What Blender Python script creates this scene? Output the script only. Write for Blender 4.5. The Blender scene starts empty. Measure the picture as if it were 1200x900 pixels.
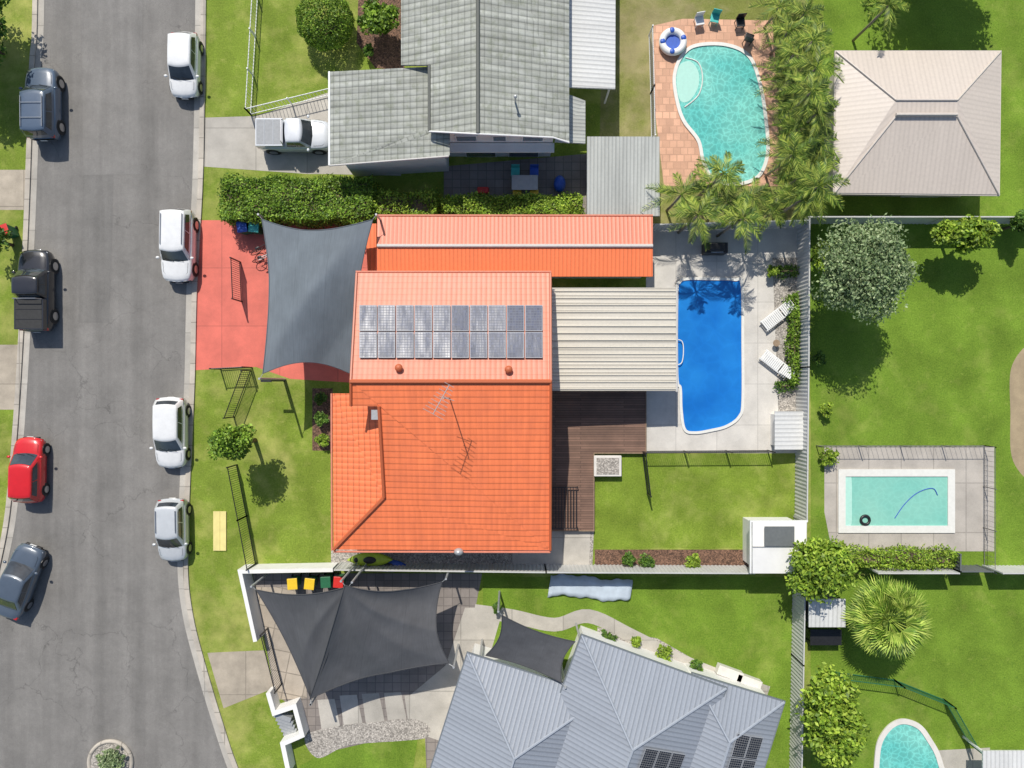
import bpy, math, random
import numpy as np
from mathutils import Vector
from mathutils.geometry import tessellate_polygon
random.seed(7); rng=np.random.default_rng(7)
C=bpy.context.scene.collection
HC=42.0; PPM=20.0
def P(px,py,z=0.0):
    k=(HC-z)/HC/PPM
    return Vector(((px-600)*k,(450-py)*k,z))
R=math.radians
# ------------------------------------------------------------------ materials
class G:
    def __init__(s,name):
        s.m=bpy.data.materials.new(name); s.m.use_nodes=True; s.nt=s.m.node_tree
        s.b=s.nt.nodes['Principled BSDF']
    def n(s,t,**kw):
        x=s.nt.nodes.new(t)
        for k,v in kw.items(): setattr(x,k,v)
        return x
    def l(s,a,b): s.nt.links.new(a,b)
    def put(s,sock,v):
        if hasattr(v,'is_linked') or hasattr(v,'links'): s.l(v,sock)
        else:
            if isinstance(v,tuple) and len(v)==3 and sock.type=='RGBA': v=v+(1,)
            sock.default_value=v
    def pos(s): return s.n('ShaderNodeNewGeometry').outputs['Position']
    def obj(s): return s.n('ShaderNodeTexCoord').outputs['Object']
    def uv(s): return s.n('ShaderNodeTexCoord').outputs['UV']
    def island(s): return s.n('ShaderNodeNewGeometry').outputs['Random Per Island']
    def scale(s,v,sc,rot=0.0):
        x=s.n('ShaderNodeMapping'); s.l(v,x.inputs[0]); x.inputs['Scale'].default_value=sc; x.inputs['Rotation'].default_value=(0,0,rot); return x.outputs[0]
    def noise(s,v,sc,det=4,ro=.55,dist=0):
        x=s.n('ShaderNodeTexNoise'); s.l(v,x.inputs['Vector']); x.inputs['Scale'].default_value=sc
        x.inputs['Detail'].default_value=det; x.inputs['Roughness'].default_value=ro; x.inputs['Distortion'].default_value=dist
        return x.outputs['Fac']
    def math(s,op,a,b=0.0,c=None):
        x=s.n('ShaderNodeMath',operation=op); s.put(x.inputs[0],a); s.put(x.inputs[1],b)
        if c is not None: s.put(x.inputs[2],c)
        return x.outputs[0]
    def ramp(s,f,stops):
        x=s.n('ShaderNodeValToRGB'); s.l(f,x.inputs[0]); e=x.color_ramp.elements
        while len(e)<len(stops): e.new(.5)
        for q,(p,c) in zip(e,stops):
            q.position=p; q.color=(c,c,c,1) if isinstance(c,(int,float)) else tuple(c)+(1,)
        return x.outputs[0]
    def mix(s,f,a,b,mode='MIX'):
        x=s.n('ShaderNodeMix',data_type='RGBA',blend_type=mode); s.put(x.inputs[0],f); s.put(x.inputs[6],a); s.put(x.inputs[7],b); return x.outputs[2]
    def bump(s,h,st=.5,d=.05):
        x=s.n('ShaderNodeBump'); x.inputs['Strength'].default_value=st; x.inputs['Distance'].default_value=d; s.l(h,x.inputs['Height']); s.l(x.outputs[0],s.b.inputs['Normal'])
    def sep(s,v):
        x=s.n('ShaderNodeSeparateXYZ'); s.l(v,x.inputs[0]); return x.outputs
    def fin(s,col,rough=.7,**kw):
        s.put(s.b.inputs['Base Color'],col); s.put(s.b.inputs['Roughness'],rough)
        for k,v in kw.items(): s.put(s.b.inputs[k.replace('_',' ')],v)
        return s.m
def sc3(c,f): return tuple(min(1,x*f) for x in c)
def plain(name,c,rough=.6,var=.12,metal=0.0,nsc=6.0,coat=0.0,bump=0):
    g=G(name); v=g.obj(); n=g.noise(v,nsc,5)
    col=g.mix(g.ramp(n,[(.3,0.),(.7,1.)]),sc3(c,1-var),sc3(c,1+var))
    if bump: g.bump(g.noise(v,nsc*6,4),bump,.02)
    return g.fin(col,rough,Metallic=metal,Coat_Weight=coat)
def grass(name,dark,mid,light,dry,dlo=.52,dhi=.7,stripe=None,k=1.26):
    dark,mid,light,dry=[sc3(q,k) for q in (dark,mid,light,dry)]
    g=G(name); v=g.pos()
    big=g.noise(v,.16,5,.6,.6); med=g.noise(v,1.1,5,.6); fine=g.noise(v,11,6,.7); vf=g.noise(v,50,4,.7)
    f=g.math('ADD',g.math('MULTIPLY',fine,.5),g.math('MULTIPLY',vf,.5))
    col=g.ramp(f,[(.32,dark),(.5,mid),(.68,light)])
    dm=g.ramp(g.math('ADD',g.math('MULTIPLY',big,.6),g.math('MULTIPLY',med,.4)),[(dlo,0.),(dhi,.8)])
    col=g.mix(dm,col,dry)
    lo=g.ramp(g.noise(v,.4,6,.65,.3),[(.32,.74),(.68,1.14)])
    col=g.mix(1.0,col,lo,'MULTIPLY')
    col=g.mix(g.ramp(g.noise(v,2.4,7,.75),[(.58,0.),(.70,.45)]),col,dry)
    col=g.mix(g.ramp(g.noise(v,3.1,6,.75,.4),[(.30,.45),(.42,0.)]),col,sc3(dark,1.2))
    if stripe:
        s_=g.sep(g.scale(v,(1,1,1),stripe[0]))[1]
        w=g.math('SINE',g.math('ADD',g.math('MULTIPLY',s_,stripe[1]),g.math('MULTIPLY',g.noise(v,.4),3.)))
        col=g.mix(1.0,col,g.ramp(g.math('MULTIPLY_ADD',w,.5,.5),[(0,.93),(1,1.05)]),'MULTIPLY')
    g.bump(f,.8,.07)
    return g.fin(col,.85,Specular_IOR_Level=.15)
M={}
M['grass_front']=grass('front grass',(.075,.115,.018),(.160,.225,.028),(.26,.325,.055),(.37,.36,.11),.47,.67)
M['grass_back']=grass('back grass',(.065,.11,.015),(.155,.225,.025),(.25,.31,.05),(.31,.33,.09),.5,.72,(0.4,3.2))
M['grass_green']=grass('green grass',(.052,.108,.014),(.132,.218,.022),(.215,.305,.044),(.27,.31,.07),.53,.75,(1.2,2.4))
M['grass_dry']=grass('dry grass',(.09,.095,.022),(.19,.21,.05),(.27,.28,.09),(.34,.29,.15),.42,.6,k=1.15)
def asphalt(name,c,crack=True):
    g=G(name); v=g.pos()
    sp=g.noise(v,55,4,.8); med=g.noise(v,.6,6,.65); st=g.noise(g.scale(v,(.9,.05,1)),1.0,5,.6)
    col=g.ramp(sp,[(.3,sc3(c,.66)),(.5,c),(.7,sc3(c,1.42))])
    col=g.mix(1.0,col,g.ramp(med,[(.3,.84),(.7,1.12)]),'MULTIPLY')
    col=g.mix(1.0,col,g.ramp(st,[(.3,.80),(.7,1.16)]),'MULTIPLY')
    col=g.mix(1.0,col,g.ramp(g.noise(v,4,6,.75),[(.3,.92),(.7,1.07)]),'MULTIPLY')
    if crack:
        x=g.n('ShaderNodeTexVoronoi',feature='DISTANCE_TO_EDGE'); x.inputs['Scale'].default_value=.22
        wv=g.n('ShaderNodeVectorMath',operation='ADD'); nn=g.n('ShaderNodeTexNoise'); g.l(v,nn.inputs['Vector']); nn.inputs['Scale'].default_value=.8; nn.inputs['Detail'].default_value=8
        ms=g.n('ShaderNodeVectorMath',operation='SCALE'); g.l(nn.outputs['Color'],ms.inputs[0]); ms.inputs['Scale'].default_value=2.2
        g.l(v,wv.inputs[0]); g.l(ms.outputs[0],wv.inputs[1]); g.l(wv.outputs[0],x.inputs['Vector'])
        ck=g.ramp(x.outputs['Distance'],[(0,.62),(.006,1.)])
        mk=g.ramp(g.noise(v,.15,3),[(.42,0.),(.55,1.)])
        col=g.mix(mk,col,g.mix(1.0,col,ck,'MULTIPLY'))
        col=g.mix(g.ramp(g.noise(v,.7,3,.5,1.),[(.66,0.),(.76,.3)]),col,sc3(c,.6))
    g.bump(sp,.5,.02)
    return g.fin(col,.85)
M['asphalt']=asphalt('asphalt',(.200,.190,.176)); M['asphalt_patch']=asphalt('asphalt patch',(.178,.170,.158),False)
M['asphalt_pale']=asphalt('asphalt pale',(.212,.202,.188),False)
def paving(name,c,bw,bh,mort=.02,dark=.7,var=.1,off=0.0,rot=0.0,dirt=.8,rough=.8,sp=40):
    g=G(name); v=g.scale(g.pos(),(1,1,1),rot)
    x=g.n('ShaderNodeTexBrick',offset=off); g.l(v,x.inputs['Vector']); x.inputs['Scale'].default_value=1
    x.inputs['Brick Width'].default_value=bw; x.inputs['Row Height'].default_value=bh; x.inputs['Mortar Size'].default_value=mort
    x.inputs['Color1'].default_value=sc3(c,1-var)+(1,); x.inputs['Color2'].default_value=sc3(c,1+var)+(1,); x.inputs['Mortar'].default_value=sc3(c,dark)+(1,)
    n1=g.noise(v,.8,6,.65); n2=g.noise(v,sp,4,.7)
    col=g.mix(1.0,x.outputs['Color'],g.ramp(n1,[(.3,dirt),(.65,1.08)]),'MULTIPLY')
    col=g.mix(1.0,col,g.ramp(n2,[(.3,.85),(.7,1.12)]),'MULTIPLY')
    g.bump(n2,.3,.02)
    return g.fin(col,rough)
def pebble(name,c,sc,var=.5):
    g=G(name); v=g.pos(); x=g.n('ShaderNodeTexVoronoi'); x.inputs['Scale'].default_value=sc; g.l(v,x.inputs['Vector'])
    s_=g.sep(x.outputs['Color'])[0]
    col=g.ramp(s_,[(0,sc3(c,1-var)),(.5,c),(1,sc3(c,1+var*.8))])
    col=g.mix(1.0,col,g.ramp(x.outputs['Distance'],[(.2,1.05),(.7,.6)]),'MULTIPLY')
    col=g.mix(1.0,col,g.ramp(g.noise(v,1.2,5,.65),[(.3,.8),(.7,1.1)]),'MULTIPLY')
    g.bump(x.outputs['Distance'],.5,.03)
    return g.fin(col,.85)
M['conc']=paving('driveway concrete',(.45,.42,.37),3.0,3.0,.03)
M['conc_old']=paving('weathered driveway concrete',(.43,.37,.29),2.6,2.6,.03,dirt=.68)
M['pale']=paving('pale pool concrete',(.60,.57,.52),2.4,2.4,.02,.75,.03,dirt=.84)
M['pale2']=paving('grey beige pool concrete',(.45,.41,.36),1.9,2.9,.03,.7,.04)
M['pavers']=paving('dark grey pavers',(.24,.21,.19),.5,.5,.02,.6,.12)
M['lowslab']=paving('lower yard paving',(.42,.36,.29),1.2,1.2,.03,.6,.08,rot=.2)
M['kerb']=paving('kerb concrete',(.50,.45,.38),1.2,1.2,.03,.6,.06,dirt=.7)
M['terra']=paving('terracotta paving',(.66,.38,.25),.42,.42,.03,.8,.16,.5,dirt=.85)
M['red']=paving('red painted concrete',(.68,.15,.105),3.4,3.4,.02,.65,.03,dirt=.8,rough=.6)
M['deck']=paving('deck boards',(.20,.115,.08),4.0,.14,.012,.35,.22,.37,dirt=.72,rough=.65)
M['gravel']=pebble('pale gravel',(.48,.44,.39),13,.4); M['mulch']=pebble('bark mulch',(.20,.11,.07),14,.6)
M['dirt']=paving('bare earth',(.36,.28,.17),.6,.6,.0,1,.05,.5,dirt=.75)
def tiles(name,c,tw=.25,th=.27,dirtc=(.2,.1,.07),dirt=.3,rough=.45,var=.03,moss=.0,bm=.7,line=.72,vl=.9,streak=.1,ucol=1.0):
    g=G(name); v=g.uv(); x=g.n('ShaderNodeTexBrick',offset=.0); g.l(v,x.inputs['Vector']); x.inputs['Scale'].default_value=1
    x.inputs['Brick Width'].default_value=tw; x.inputs['Row Height'].default_value=th; x.inputs['Mortar Size'].default_value=.010
    x.inputs['Color1'].default_value=sc3(c,1-var)+(1,); x.inputs['Color2'].default_value=sc3(c,1+var)+(1,); x.inputs['Mortar'].default_value=sc3(c,vl)+(1,)
    s_=g.sep(v); fv=g.math('FRACT',g.math('DIVIDE',s_[1],th)); fu=g.math('ABSOLUTE',g.math('SINE',g.math('MULTIPLY',s_[0],math.pi/tw)))
    h=g.math('ADD',g.math('MULTIPLY',g.math('SUBTRACT',1.0,fv),1.),g.math('MULTIPLY',fu,.5))
    col=x.outputs['Color']
    col=g.mix(1.0,col,g.ramp(fv,[(0,line),(.26,1.),(1,1.05)]),'MULTIPLY')
    if ucol<1: col=g.mix(1.0,col,g.ramp(fu,[(0,ucol),(.5,1.0),(1,1.08)]),'MULTIPLY')
    col=g.mix(g.ramp(g.noise(v,.7,6,.7),[(.45,0.),(.75,dirt)]),col,dirtc)
    col=g.mix(1.0,col,g.ramp(g.noise(g.scale(v,(1,.10,1)),2.5,5,.65),[(.3,1-streak),(.7,1+streak)]),'MULTIPLY')
    if moss: col=g.mix(g.ramp(g.noise(v,1.8,8,.8),[(.5,0.),(.62,moss)]),col,(.16,.18,.11))
    g.bump(h,bm,.045)
    return g.fin(col,rough)
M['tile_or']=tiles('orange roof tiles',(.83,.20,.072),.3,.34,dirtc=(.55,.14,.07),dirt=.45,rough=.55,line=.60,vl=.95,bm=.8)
M['tile_n']=tiles('sunlit tint orange roof tiles',(.66,.215,.125),.26,.34,dirtc=(.60,.26,.18),dirt=.5,rough=.5,bm=.5,line=.86,vl=.84)  # pinkish sun sheen of the north slope is put into this tile colour
M['tile_gr']=tiles('grey roof tiles',(.34,.35,.315),.34,.36,(.22,.23,.19),.6,.8,.08,.45,.9,.66,.8,.30,.66)
def ribs(name,c,sp=.2,rough=.4,dark=.7,dirt=.12,metal=0.0,pw=4.0,bm=.6):
    g=G(name); v=g.uv(); s_=g.sep(v)
    w=g.math('ABSOLUTE',g.math('SINE',g.math('MULTIPLY',s_[0],math.pi/sp)))
    h=g.math('POWER',w,pw)
    col=g.mix(1.0,c,g.ramp(h,[(0,1.05),(.6,1.),(1,dark)]),'MULTIPLY')
    col=g.mix(1.0,col,g.ramp(g.noise(g.scale(v,(1.2,.15,1)),1.0,5,.6),[(.3,1-dirt),(.7,1+dirt)]),'MULTIPLY')
    col=g.mix(1.0,col,g.ramp(g.noise(v,6,5,.7),[(.3,.93),(.7,1.05)]),'MULTIPLY')
    g.bump(h,bm,.03)
    return g.fin(col,rough,Metallic=metal)
M['rib_or']=ribs('orange ribbed metal',(.84,.19,.065),.22,.5,.8,.06,bm=.4); M['rib_sal']=ribs('sunlit tint salmon ribbed metal',(.68,.21,.125),.22,.5,.8,.08,bm=.4)  # salmon version has the sun-facing slope's lighter tone painted into its colour
M['rib_bei']=ribs('beige ribbed metal',(.58,.54,.46),.42,.45,.72,.08,pw=10.)
M['rib_grey']=ribs('weathered grey corrugated iron',(.40,.41,.38),.2,.5,.75,.2,bm=.4)
M['rib_white']=ribs('white corrugated iron',(.60,.60,.58),.24,.45,.8,.1,bm=.35)
M['rib_blue']=ribs('blue grey ribbed metal',(.27,.295,.335),.25,.42,.76,.07,bm=.3)
M['rib_tan']=ribs('cream beige metal',(.56,.49,.425),.25,.4,.95,.05,bm=.05)
M['white']=plain('white render',(.76,.75,.72),.7,.05,nsc=1.5); M['cream']=plain('cream render',(.66,.62,.53),.75,.06,nsc=1.5)
M['whitemetal']=plain('white powder coat',(.78,.78,.76),.35,.03); M['greymetal']=plain('grey metal',(.42,.43,.43),.4,.08,.3)
M['fence']=plain('pale grey fence steel',(.52,.52,.50),.5,.08,nsc=1.0); M['fence_dk']=plain('dark slate fence steel',(.12,.13,.13),.5,.1)
M['black']=plain('black powder coat',(.018,.018,.02),.4,.2); M['rubber']=plain('rubber',(.03,.03,.03),.8,.2); M['greycover']=plain('grey tonneau vinyl',(.30,.31,.32),.6,.1)
M['timber']=plain('weathered timber',(.28,.20,.13),.8,.2); M['bark']=plain('bark',(.13,.09,.06),.9,.3,bump=.5,nsc=8)
M['palmbark']=plain('palm trunk',(.27,.23,.17),.85,.2,nsc=8); M['tanc']=plain('cream beige capping',(.58,.52,.46),.45,.05)
M['green']=plain('green plastic',(.02,.13,.06),.5,.1); M['yellow']=plain('yellow plastic',(.78,.52,.03),.45,.08); M['redp']=plain('red plastic',(.6,.03,.025),.45,.08)
M['teal']=plain('turquoise plastic',(.06,.45,.40),.45,.08); M['bluep']=plain('blue plastic',(.03,.10,.45),.45,.1); M['lime']=plain('lime plastic',(.42,.55,.04),.4,.1)
M['tyre']=plain('tyre',(.02,.02,.02),.85,.2); M['rim']=plain('alloy',(.5,.5,.52),.3,.05,.9); M['gutter']=plain('gutter steel',(.55,.53,.50),.45,.06); M['gutter_or']=plain('terracotta gutter',(.62,.22,.14),.5,.08)
M['lampc']=plain('headlight lens',(.6,.62,.65),.08,.05,coat=1); M['lampr']=plain('tail light lens',(.45,.01,.01),.15,.1,coat=1)
M['concw']=plain('white concrete',(.66,.63,.58),.75,.08,nsc=2); M['fence_mid']=plain('grey bronze railing',(.16,.15,.14),.5,.1)
def glassy(name,c,rough=.06):
    g=G(name); return g.fin(g.mix(g.ramp(g.noise(g.obj(),1.5,3),[(.35,0.),(.65,1.)]),c,sc3(c,2.2)),rough,Coat_Weight=.6)
M['glass']=glassy('tinted glass',(.022,.028,.034)); M['wglass']=glassy('window glass',(.05,.07,.085))
def paint(name,c,metal=0.0,rough=.3):
    g=G(name); n=g.noise(g.obj(),3,5,.7); return g.fin(g.mix(g.ramp(n,[(.35,0.),(.8,1.)]),c,sc3(c,.88)),rough,Metallic=metal,Coat_Weight=1.0,Coat_Roughness=.06)
def leaf(name,c1,c2,c3,ns=1.6,k=1.3,tl=.2,lo=.58):
    c1,c2,c3=[sc3(q,k) for q in (c1,c2,c3)]
    g=G(name); r=g.island(); col=g.ramp(r,[(0,c1),(.5,c2),(1,c3)])
    col=g.mix(1.0,col,g.ramp(g.noise(g.pos(),ns,3),[(.3,lo),(.7,1.25)]),'MULTIPLY')
    m=g.fin(col,.5,Specular_IOR_Level=.3)
    tr=g.n('ShaderNodeBsdfTranslucent'); g.l(g.mix(1.0,col,(1.0,1.0,.5),'MULTIPLY'),tr.inputs[0])
    ms=g.n('ShaderNodeMixShader'); ms.inputs[0].default_value=tl
    out=g.nt.nodes['Material Output']; g.l(g.b.outputs[0],ms.inputs[1]); g.l(tr.outputs[0],ms.inputs[2]); g.l(ms.outputs[0],out.inputs[0])
    return m
M['lf_hedge']=leaf('hedge leaves',(.035,.08,.008),(.12,.22,.02),(.26,.38,.045))
M['lf_dark']=leaf('dark leaves',(.02,.06,.008),(.07,.15,.02),(.17,.27,.04))
M['lf_bright']=leaf('bright leaves',(.06,.12,.010),(.19,.30,.028),(.36,.46,.06))
M['lf_olive']=leaf('olive leaves',(.08,.13,.05),(.18,.25,.11),(.33,.39,.21))
M['lf_palm']=leaf('palm leaves',(.025,.065,.008),(.12,.20,.022),(.38,.43,.075),1.1,1.25,.12,.42)
M['lf_fan']=leaf('fan palm leaves',(.06,.13,.015),(.22,.34,.04),(.48,.56,.12),1.6,1.15,.12)
def water(name,shallow,deep,rs=1.0,caus=.25,cs=2.6):
    g=G(name); v=g.pos()
    nn=g.n('ShaderNodeTexNoise'); g.l(v,nn.inputs['Vector']); nn.inputs['Scale'].default_value=1.6; nn.inputs['Detail'].default_value=3
    ms=g.n('ShaderNodeVectorMath',operation='SCALE'); g.l(nn.outputs['Color'],ms.inputs[0]); ms.inputs['Scale'].default_value=.6
    wv=g.n('ShaderNodeVectorMath',operation='ADD'); g.l(v,wv.inputs[0]); g.l(ms.outputs[0],wv.inputs[1])
    x=g.n('ShaderNodeTexVoronoi',feature='DISTANCE_TO_EDGE'); x.inputs['Scale'].default_value=cs; g.l(wv.outputs[0],x.inputs['Vector'])
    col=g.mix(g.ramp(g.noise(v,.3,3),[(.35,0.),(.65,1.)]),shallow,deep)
    ca=g.ramp(x.outputs['Distance'],[(0,1+caus),(.10,1.),(.3,1-caus*.4)])  # bright caustic light lines painted into the water colour
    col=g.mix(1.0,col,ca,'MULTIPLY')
    g.bump(g.noise(v,5*rs,3,.5,.5),.2,.05)
    return g.fin(col,.07,IOR=1.33)
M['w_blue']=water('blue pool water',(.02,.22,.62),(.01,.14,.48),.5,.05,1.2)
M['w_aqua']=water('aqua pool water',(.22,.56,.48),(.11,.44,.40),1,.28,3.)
M['w_aqua2']=water('still aqua pool water',(.26,.55,.45),(.19,.49,.41),.6,.06)
M['step']=plain('pool step',(.42,.70,.60),.3,.04)
M['coping']=plain('pool coping',(.70,.69,.64),.6,.05)
def fabric(name,c):
    g=G(name); v=g.uv(); n=g.noise(g.scale(v,(30,2,1)),1.,4); big=g.noise(v,1.2,4,.6)
    col=g.mix(1.0,g.ramp(big,[(.3,sc3(c,.85)),(.7,sc3(c,1.15))]),g.ramp(n,[(.3,.9),(.7,1.08)]),'MULTIPLY')
    s_=g.sep(v)[0]; sm=g.math('ABSOLUTE',g.math('SINE',g.math('MULTIPLY',s_,math.pi)))
    col=g.mix(1.0,col,g.ramp(sm,[(0,.75),(.03,1.)]),'MULTIPLY')
    g.bump(g.noise(v,.9,4),.3,.1)
    return g.fin(col,.75)
M['sail1']=fabric('grey sail cloth',(.125,.148,.17)); M['sail2']=fabric('charcoal sail cloth',(.072,.074,.08))
def solar(name,c,line=(.35,.37,.4),rough=.33,spec=.42):
    g=G(name); v=g.uv(); x=g.n('ShaderNodeTexBrick',offset=0.0); g.l(v,x.inputs['Vector']); x.inputs['Scale'].default_value=1
    x.inputs['Brick Width'].default_value=1/6; x.inputs['Row Height'].default_value=.1; x.inputs['Mortar Size'].default_value=.010
    x.inputs['Color1'].default_value=sc3(c,.75)+(1,); x.inputs['Color2'].default_value=sc3(c,1.35)+(1,); x.inputs['Mortar'].default_value=line+(1,)
    s_=g.sep(v); e=g.math('MINIMUM',g.math('MINIMUM',s_[0],g.math('SUBTRACT',1.,s_[0])),g.math('MULTIPLY',g.math('MINIMUM',s_[1],g.math('SUBTRACT',1.,s_[1])),1.6))
    fr=g.ramp(e,[(0.03,1.),(.04,0.)])
    col=g.mix(fr,x.outputs['Color'],(.34,.35,.37))
    st=g.noise(g.scale(g.pos(),(2.2,.35,1),.5),1.0,5,.7)
    rg=g.ramp(st,[(.34,rough-.04),(.5,rough+.02),(.66,rough+.12)])
    rg=g.mix(x.outputs['Fac'],rg,(.75,.75,.75)); rg=g.mix(fr,rg,(.6,.6,.6))
    g.bump(g.noise(g.scale(g.pos(),(1.6,.4,1),.5),1.0,4,.6),.3,.05)
    return g.fin(col,rg,Specular_IOR_Level=spec)
M['solar']=solar('solar cells',(.040,.052,.10),(.15,.16,.19),.355,.34); M['solar_dk']=solar('black solar cells',(.012,.014,.022),(.2,.2,.2),.3)
# ------------------------------------------------------------------ mesh helpers
def rootloc(o):
    v=Vector((0,0,0))
    while o: v+=o.location; o=o.parent
    return v
def tag(o,label=None,cat=None,group=None,kind=None):
    if label:o['label']=label
    if cat:o['category']=cat
    if group:o['group']=group
    if kind:o['kind']=kind
    return o
def thing(name,label,cat,loc=(0,0,0),group=None):
    o=bpy.data.objects.new(name,None); C.objects.link(o); o.location=loc; o.empty_display_size=.2
    return tag(o,label,cat,group)
class MB:
    def __init__(s): s.v=[]; s.f=[]; s.uv={}
    def add(s,vs,fs):
        b=len(s.v); s.v+= [tuple(v) for v in vs]; s.f+=[tuple(b+i for i in f) for f in fs]; return s
    def box(s,c,d,rz=0.0,taper=1.0):
        x,y,z=d[0]/2,d[1]/2,d[2]/2; ca,sa=math.cos(rz),math.sin(rz); vs=[]
        for k,(zz,t) in enumerate(((-z,1),(z,taper))):
            for a,b in ((-x,-y),(x,-y),(x,y),(-x,y)):
                a*=t;b*=t; vs.append((c[0]+a*ca-b*sa,c[1]+a*sa+b*ca,c[2]+zz))
        return s.add(vs,[(0,3,2,1),(4,5,6,7),(0,1,5,4),(1,2,6,5),(2,3,7,6),(3,0,4,7)])
    def prism(s,pts,z0,z1):
        n=len(pts); a=sum(pts[i][0]*pts[(i+1)%n][1]-pts[(i+1)%n][0]*pts[i][1] for i in range(n))
        if a<0: pts=pts[::-1]
        vs=[(p[0],p[1],z0) for p in pts]+[(p[0],p[1],z1) for p in pts]
        tri=tessellate_polygon([[Vector((p[0],p[1],0)) for p in pts]])
        fs=[]
        for t in tri:
            A,B,D=[pts[i] for i in t]
            ar=(B[0]-A[0])*(D[1]-A[1])-(D[0]-A[0])*(B[1]-A[1])
            if ar<0: t=t[::-1]
            fs.append(tuple(i+n for i in t)); fs.append(tuple(t[::-1]))
        for i in range(n): j=(i+1)%n; fs.append((i,j,j+n,i+n))
        return s.add(vs,fs)
    def sheet(s,pts,z):
        tri=tessellate_polygon([[Vector((p[0],p[1],0)) for p in pts]]); fs=[]
        for t in tri:
            A,B,D=[pts[i] for i in t]
            if (B[0]-A[0])*(D[1]-A[1])-(D[0]-A[0])*(B[1]-A[1])<0: t=t[::-1]
            fs.append(tuple(t))
        return s.add([(p[0],p[1],z) for p in pts],fs)
    def ribbon(s,pts,w,z0,z1,closed=False):
        pts=[Vector((p[0],p[1])) for p in pts]; n=len(pts); Lf=[];Rt=[]
        for i in range(n):
            a=pts[i-1] if (i>0 or closed) else None; b=pts[(i+1)%n] if (i<n-1 or closed) else None
            d1=(pts[i]-a).normalized() if a is not None else None; d2=(b-pts[i]).normalized() if b is not None else None
            if d1 is None:d1=d2
            if d2 is None:d2=d1
            t=(d1+d2)
            t=t.normalized() if t.length>1e-6 else d1
            nn=Vector((-t.y,t.x)); k=1/max(.4,nn.dot(Vector((-d1.y,d1.x))))
            Lf.append(pts[i]+nn*w/2*k); Rt.append(pts[i]-nn*w/2*k)
        vs=[];fs=[]
        for l,r in zip(Lf,Rt): vs+=[(l.x,l.y,z1),(r.x,r.y,z1),(r.x,r.y,z0),(l.x,l.y,z0)]
        m=n if closed else n-1
        for i in range(m):
            a=4*i;b=4*((i+1)%n)
            for q in range(4): fs.append((a+q,a+(q+1)%4,b+(q+1)%4,b+q))
        if not closed: fs+=[(3,2,1,0),(4*n-4,4*n-3,4*n-2,4*n-1)]
        return s.add(vs,fs)
    def tube(s,pts,r,n=8,r2=None):
        pts=[Vector(p) for p in pts]; vs=[];fs=[]; m=len(pts)
        for i,p in enumerate(pts):
            d=(pts[min(i+1,m-1)]-pts[max(i-1,0)]).normalized(); up=Vector((0,0,1)) if abs(d.z)<.9 else Vector((1,0,0))
            a=d.cross(up).normalized(); b=a.cross(d).normalized()
            rr=r if r2 is None else r+(r2-r)*i/(m-1)
            for k in range(n):
                t=2*math.pi*k/n; vs.append(p+a*math.cos(t)*rr+b*math.sin(t)*rr)
        for i in range(m-1):
            for k in range(n): fs.append((i*n+k,i*n+(k+1)%n,(i+1)*n+(k+1)%n,(i+1)*n+k))
        fs+= [tuple(range(n))[::-1],tuple(range((m-1)*n,m*n))]
        return s.add(vs,fs)
    def cyl(s,c,r,h,n=20,r2=None): 
        return s.tube([c,(c[0],c[1],c[2]+h)],r,n,r2)
    def ell(s,c,r,nu=14,nv=8):
        vs=[];fs=[]
        for j in range(nv+1):
            t=math.pi*j/nv
            for i in range(nu):
                a=2*math.pi*i/nu; vs.append((c[0]+r[0]*math.sin(t)*math.cos(a),c[1]+r[1]*math.sin(t)*math.sin(a),c[2]+r[2]*math.cos(t)))
        for j in range(nv):
            for i in range(nu): fs.append((j*nu+i,(j+1)*nu+i,(j+1)*nu+(i+1)%nu,j*nu+(i+1)%nu))
        return s.add(vs,fs)
    def torus(s,c,R_,r,n=28,m=8):
        vs=[];fs=[]
        for i in range(n):
            a=2*math.pi*i/n
            for j in range(m):
                b=2*math.pi*j/m; q=R_+r*math.cos(b); vs.append((c[0]+q*math.cos(a),c[1]+q*math.sin(a),c[2]+r*math.sin(b)))
        for i in range(n):
            for j in range(m): fs.append((i*m+j,((i+1)%n)*m+j,((i+1)%n)*m+(j+1)%m,i*m+(j+1)%m))
        return s.add(vs,fs)
    def build(s,name,mat,parent=None,smooth=False,uvf=None,bevel=0,**tg):
        me=bpy.data.meshes.new(name)
        V=np.array(s.v,dtype=float)
        if parent is not None: off=np.array(rootloc(parent))
        else:
            mn=V.min(0);mx=V.max(0); off=np.array([(mn[0]+mx[0])/2,(mn[1]+mx[1])/2,mn[2]])
        me.from_pydata((V-off).tolist(),[],s.f); 
        if uvf:
            uvl=me.uv_layers.new(name='UVMap')
            for p in me.polygons:
                nrm=p.normal
                if nrm.z<0: nrm=-nrm
                e=Vector((0,0,1)).cross(nrm)
                e=e.normalized() if e.length>1e-4 else Vector((1,0,0))
                sl=nrm.cross(e)
                for li in p.loop_indices:
                    co=Vector(s.v[me.loops[li].vertex_index]); uvl.data[li].uv=(co.dot(e),co.dot(sl))
        if s.uv:
            uvl=me.uv_layers.new(name='UVMap')
            for l in me.loops: uvl.data[l.index].uv=s.uv.get(l.vertex_index,(0,0))
        if smooth:
            for p in me.polygons: p.use_smooth=True
        me.materials.append(mat); me.update()
        o=bpy.data.objects.new(name,me); C.objects.link(o)
        if parent is not None: o.parent=parent
        else: o.location=off
        if bevel:
            b=o.modifiers.new('b','BEVEL'); b.width=bevel; b.segments=2; b.limit_method='ANGLE'
        tag(o,**tg); return o
def px2(pts,z=0.0): return [tuple(P(a,b,z))[:2] for a,b in pts]
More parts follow.
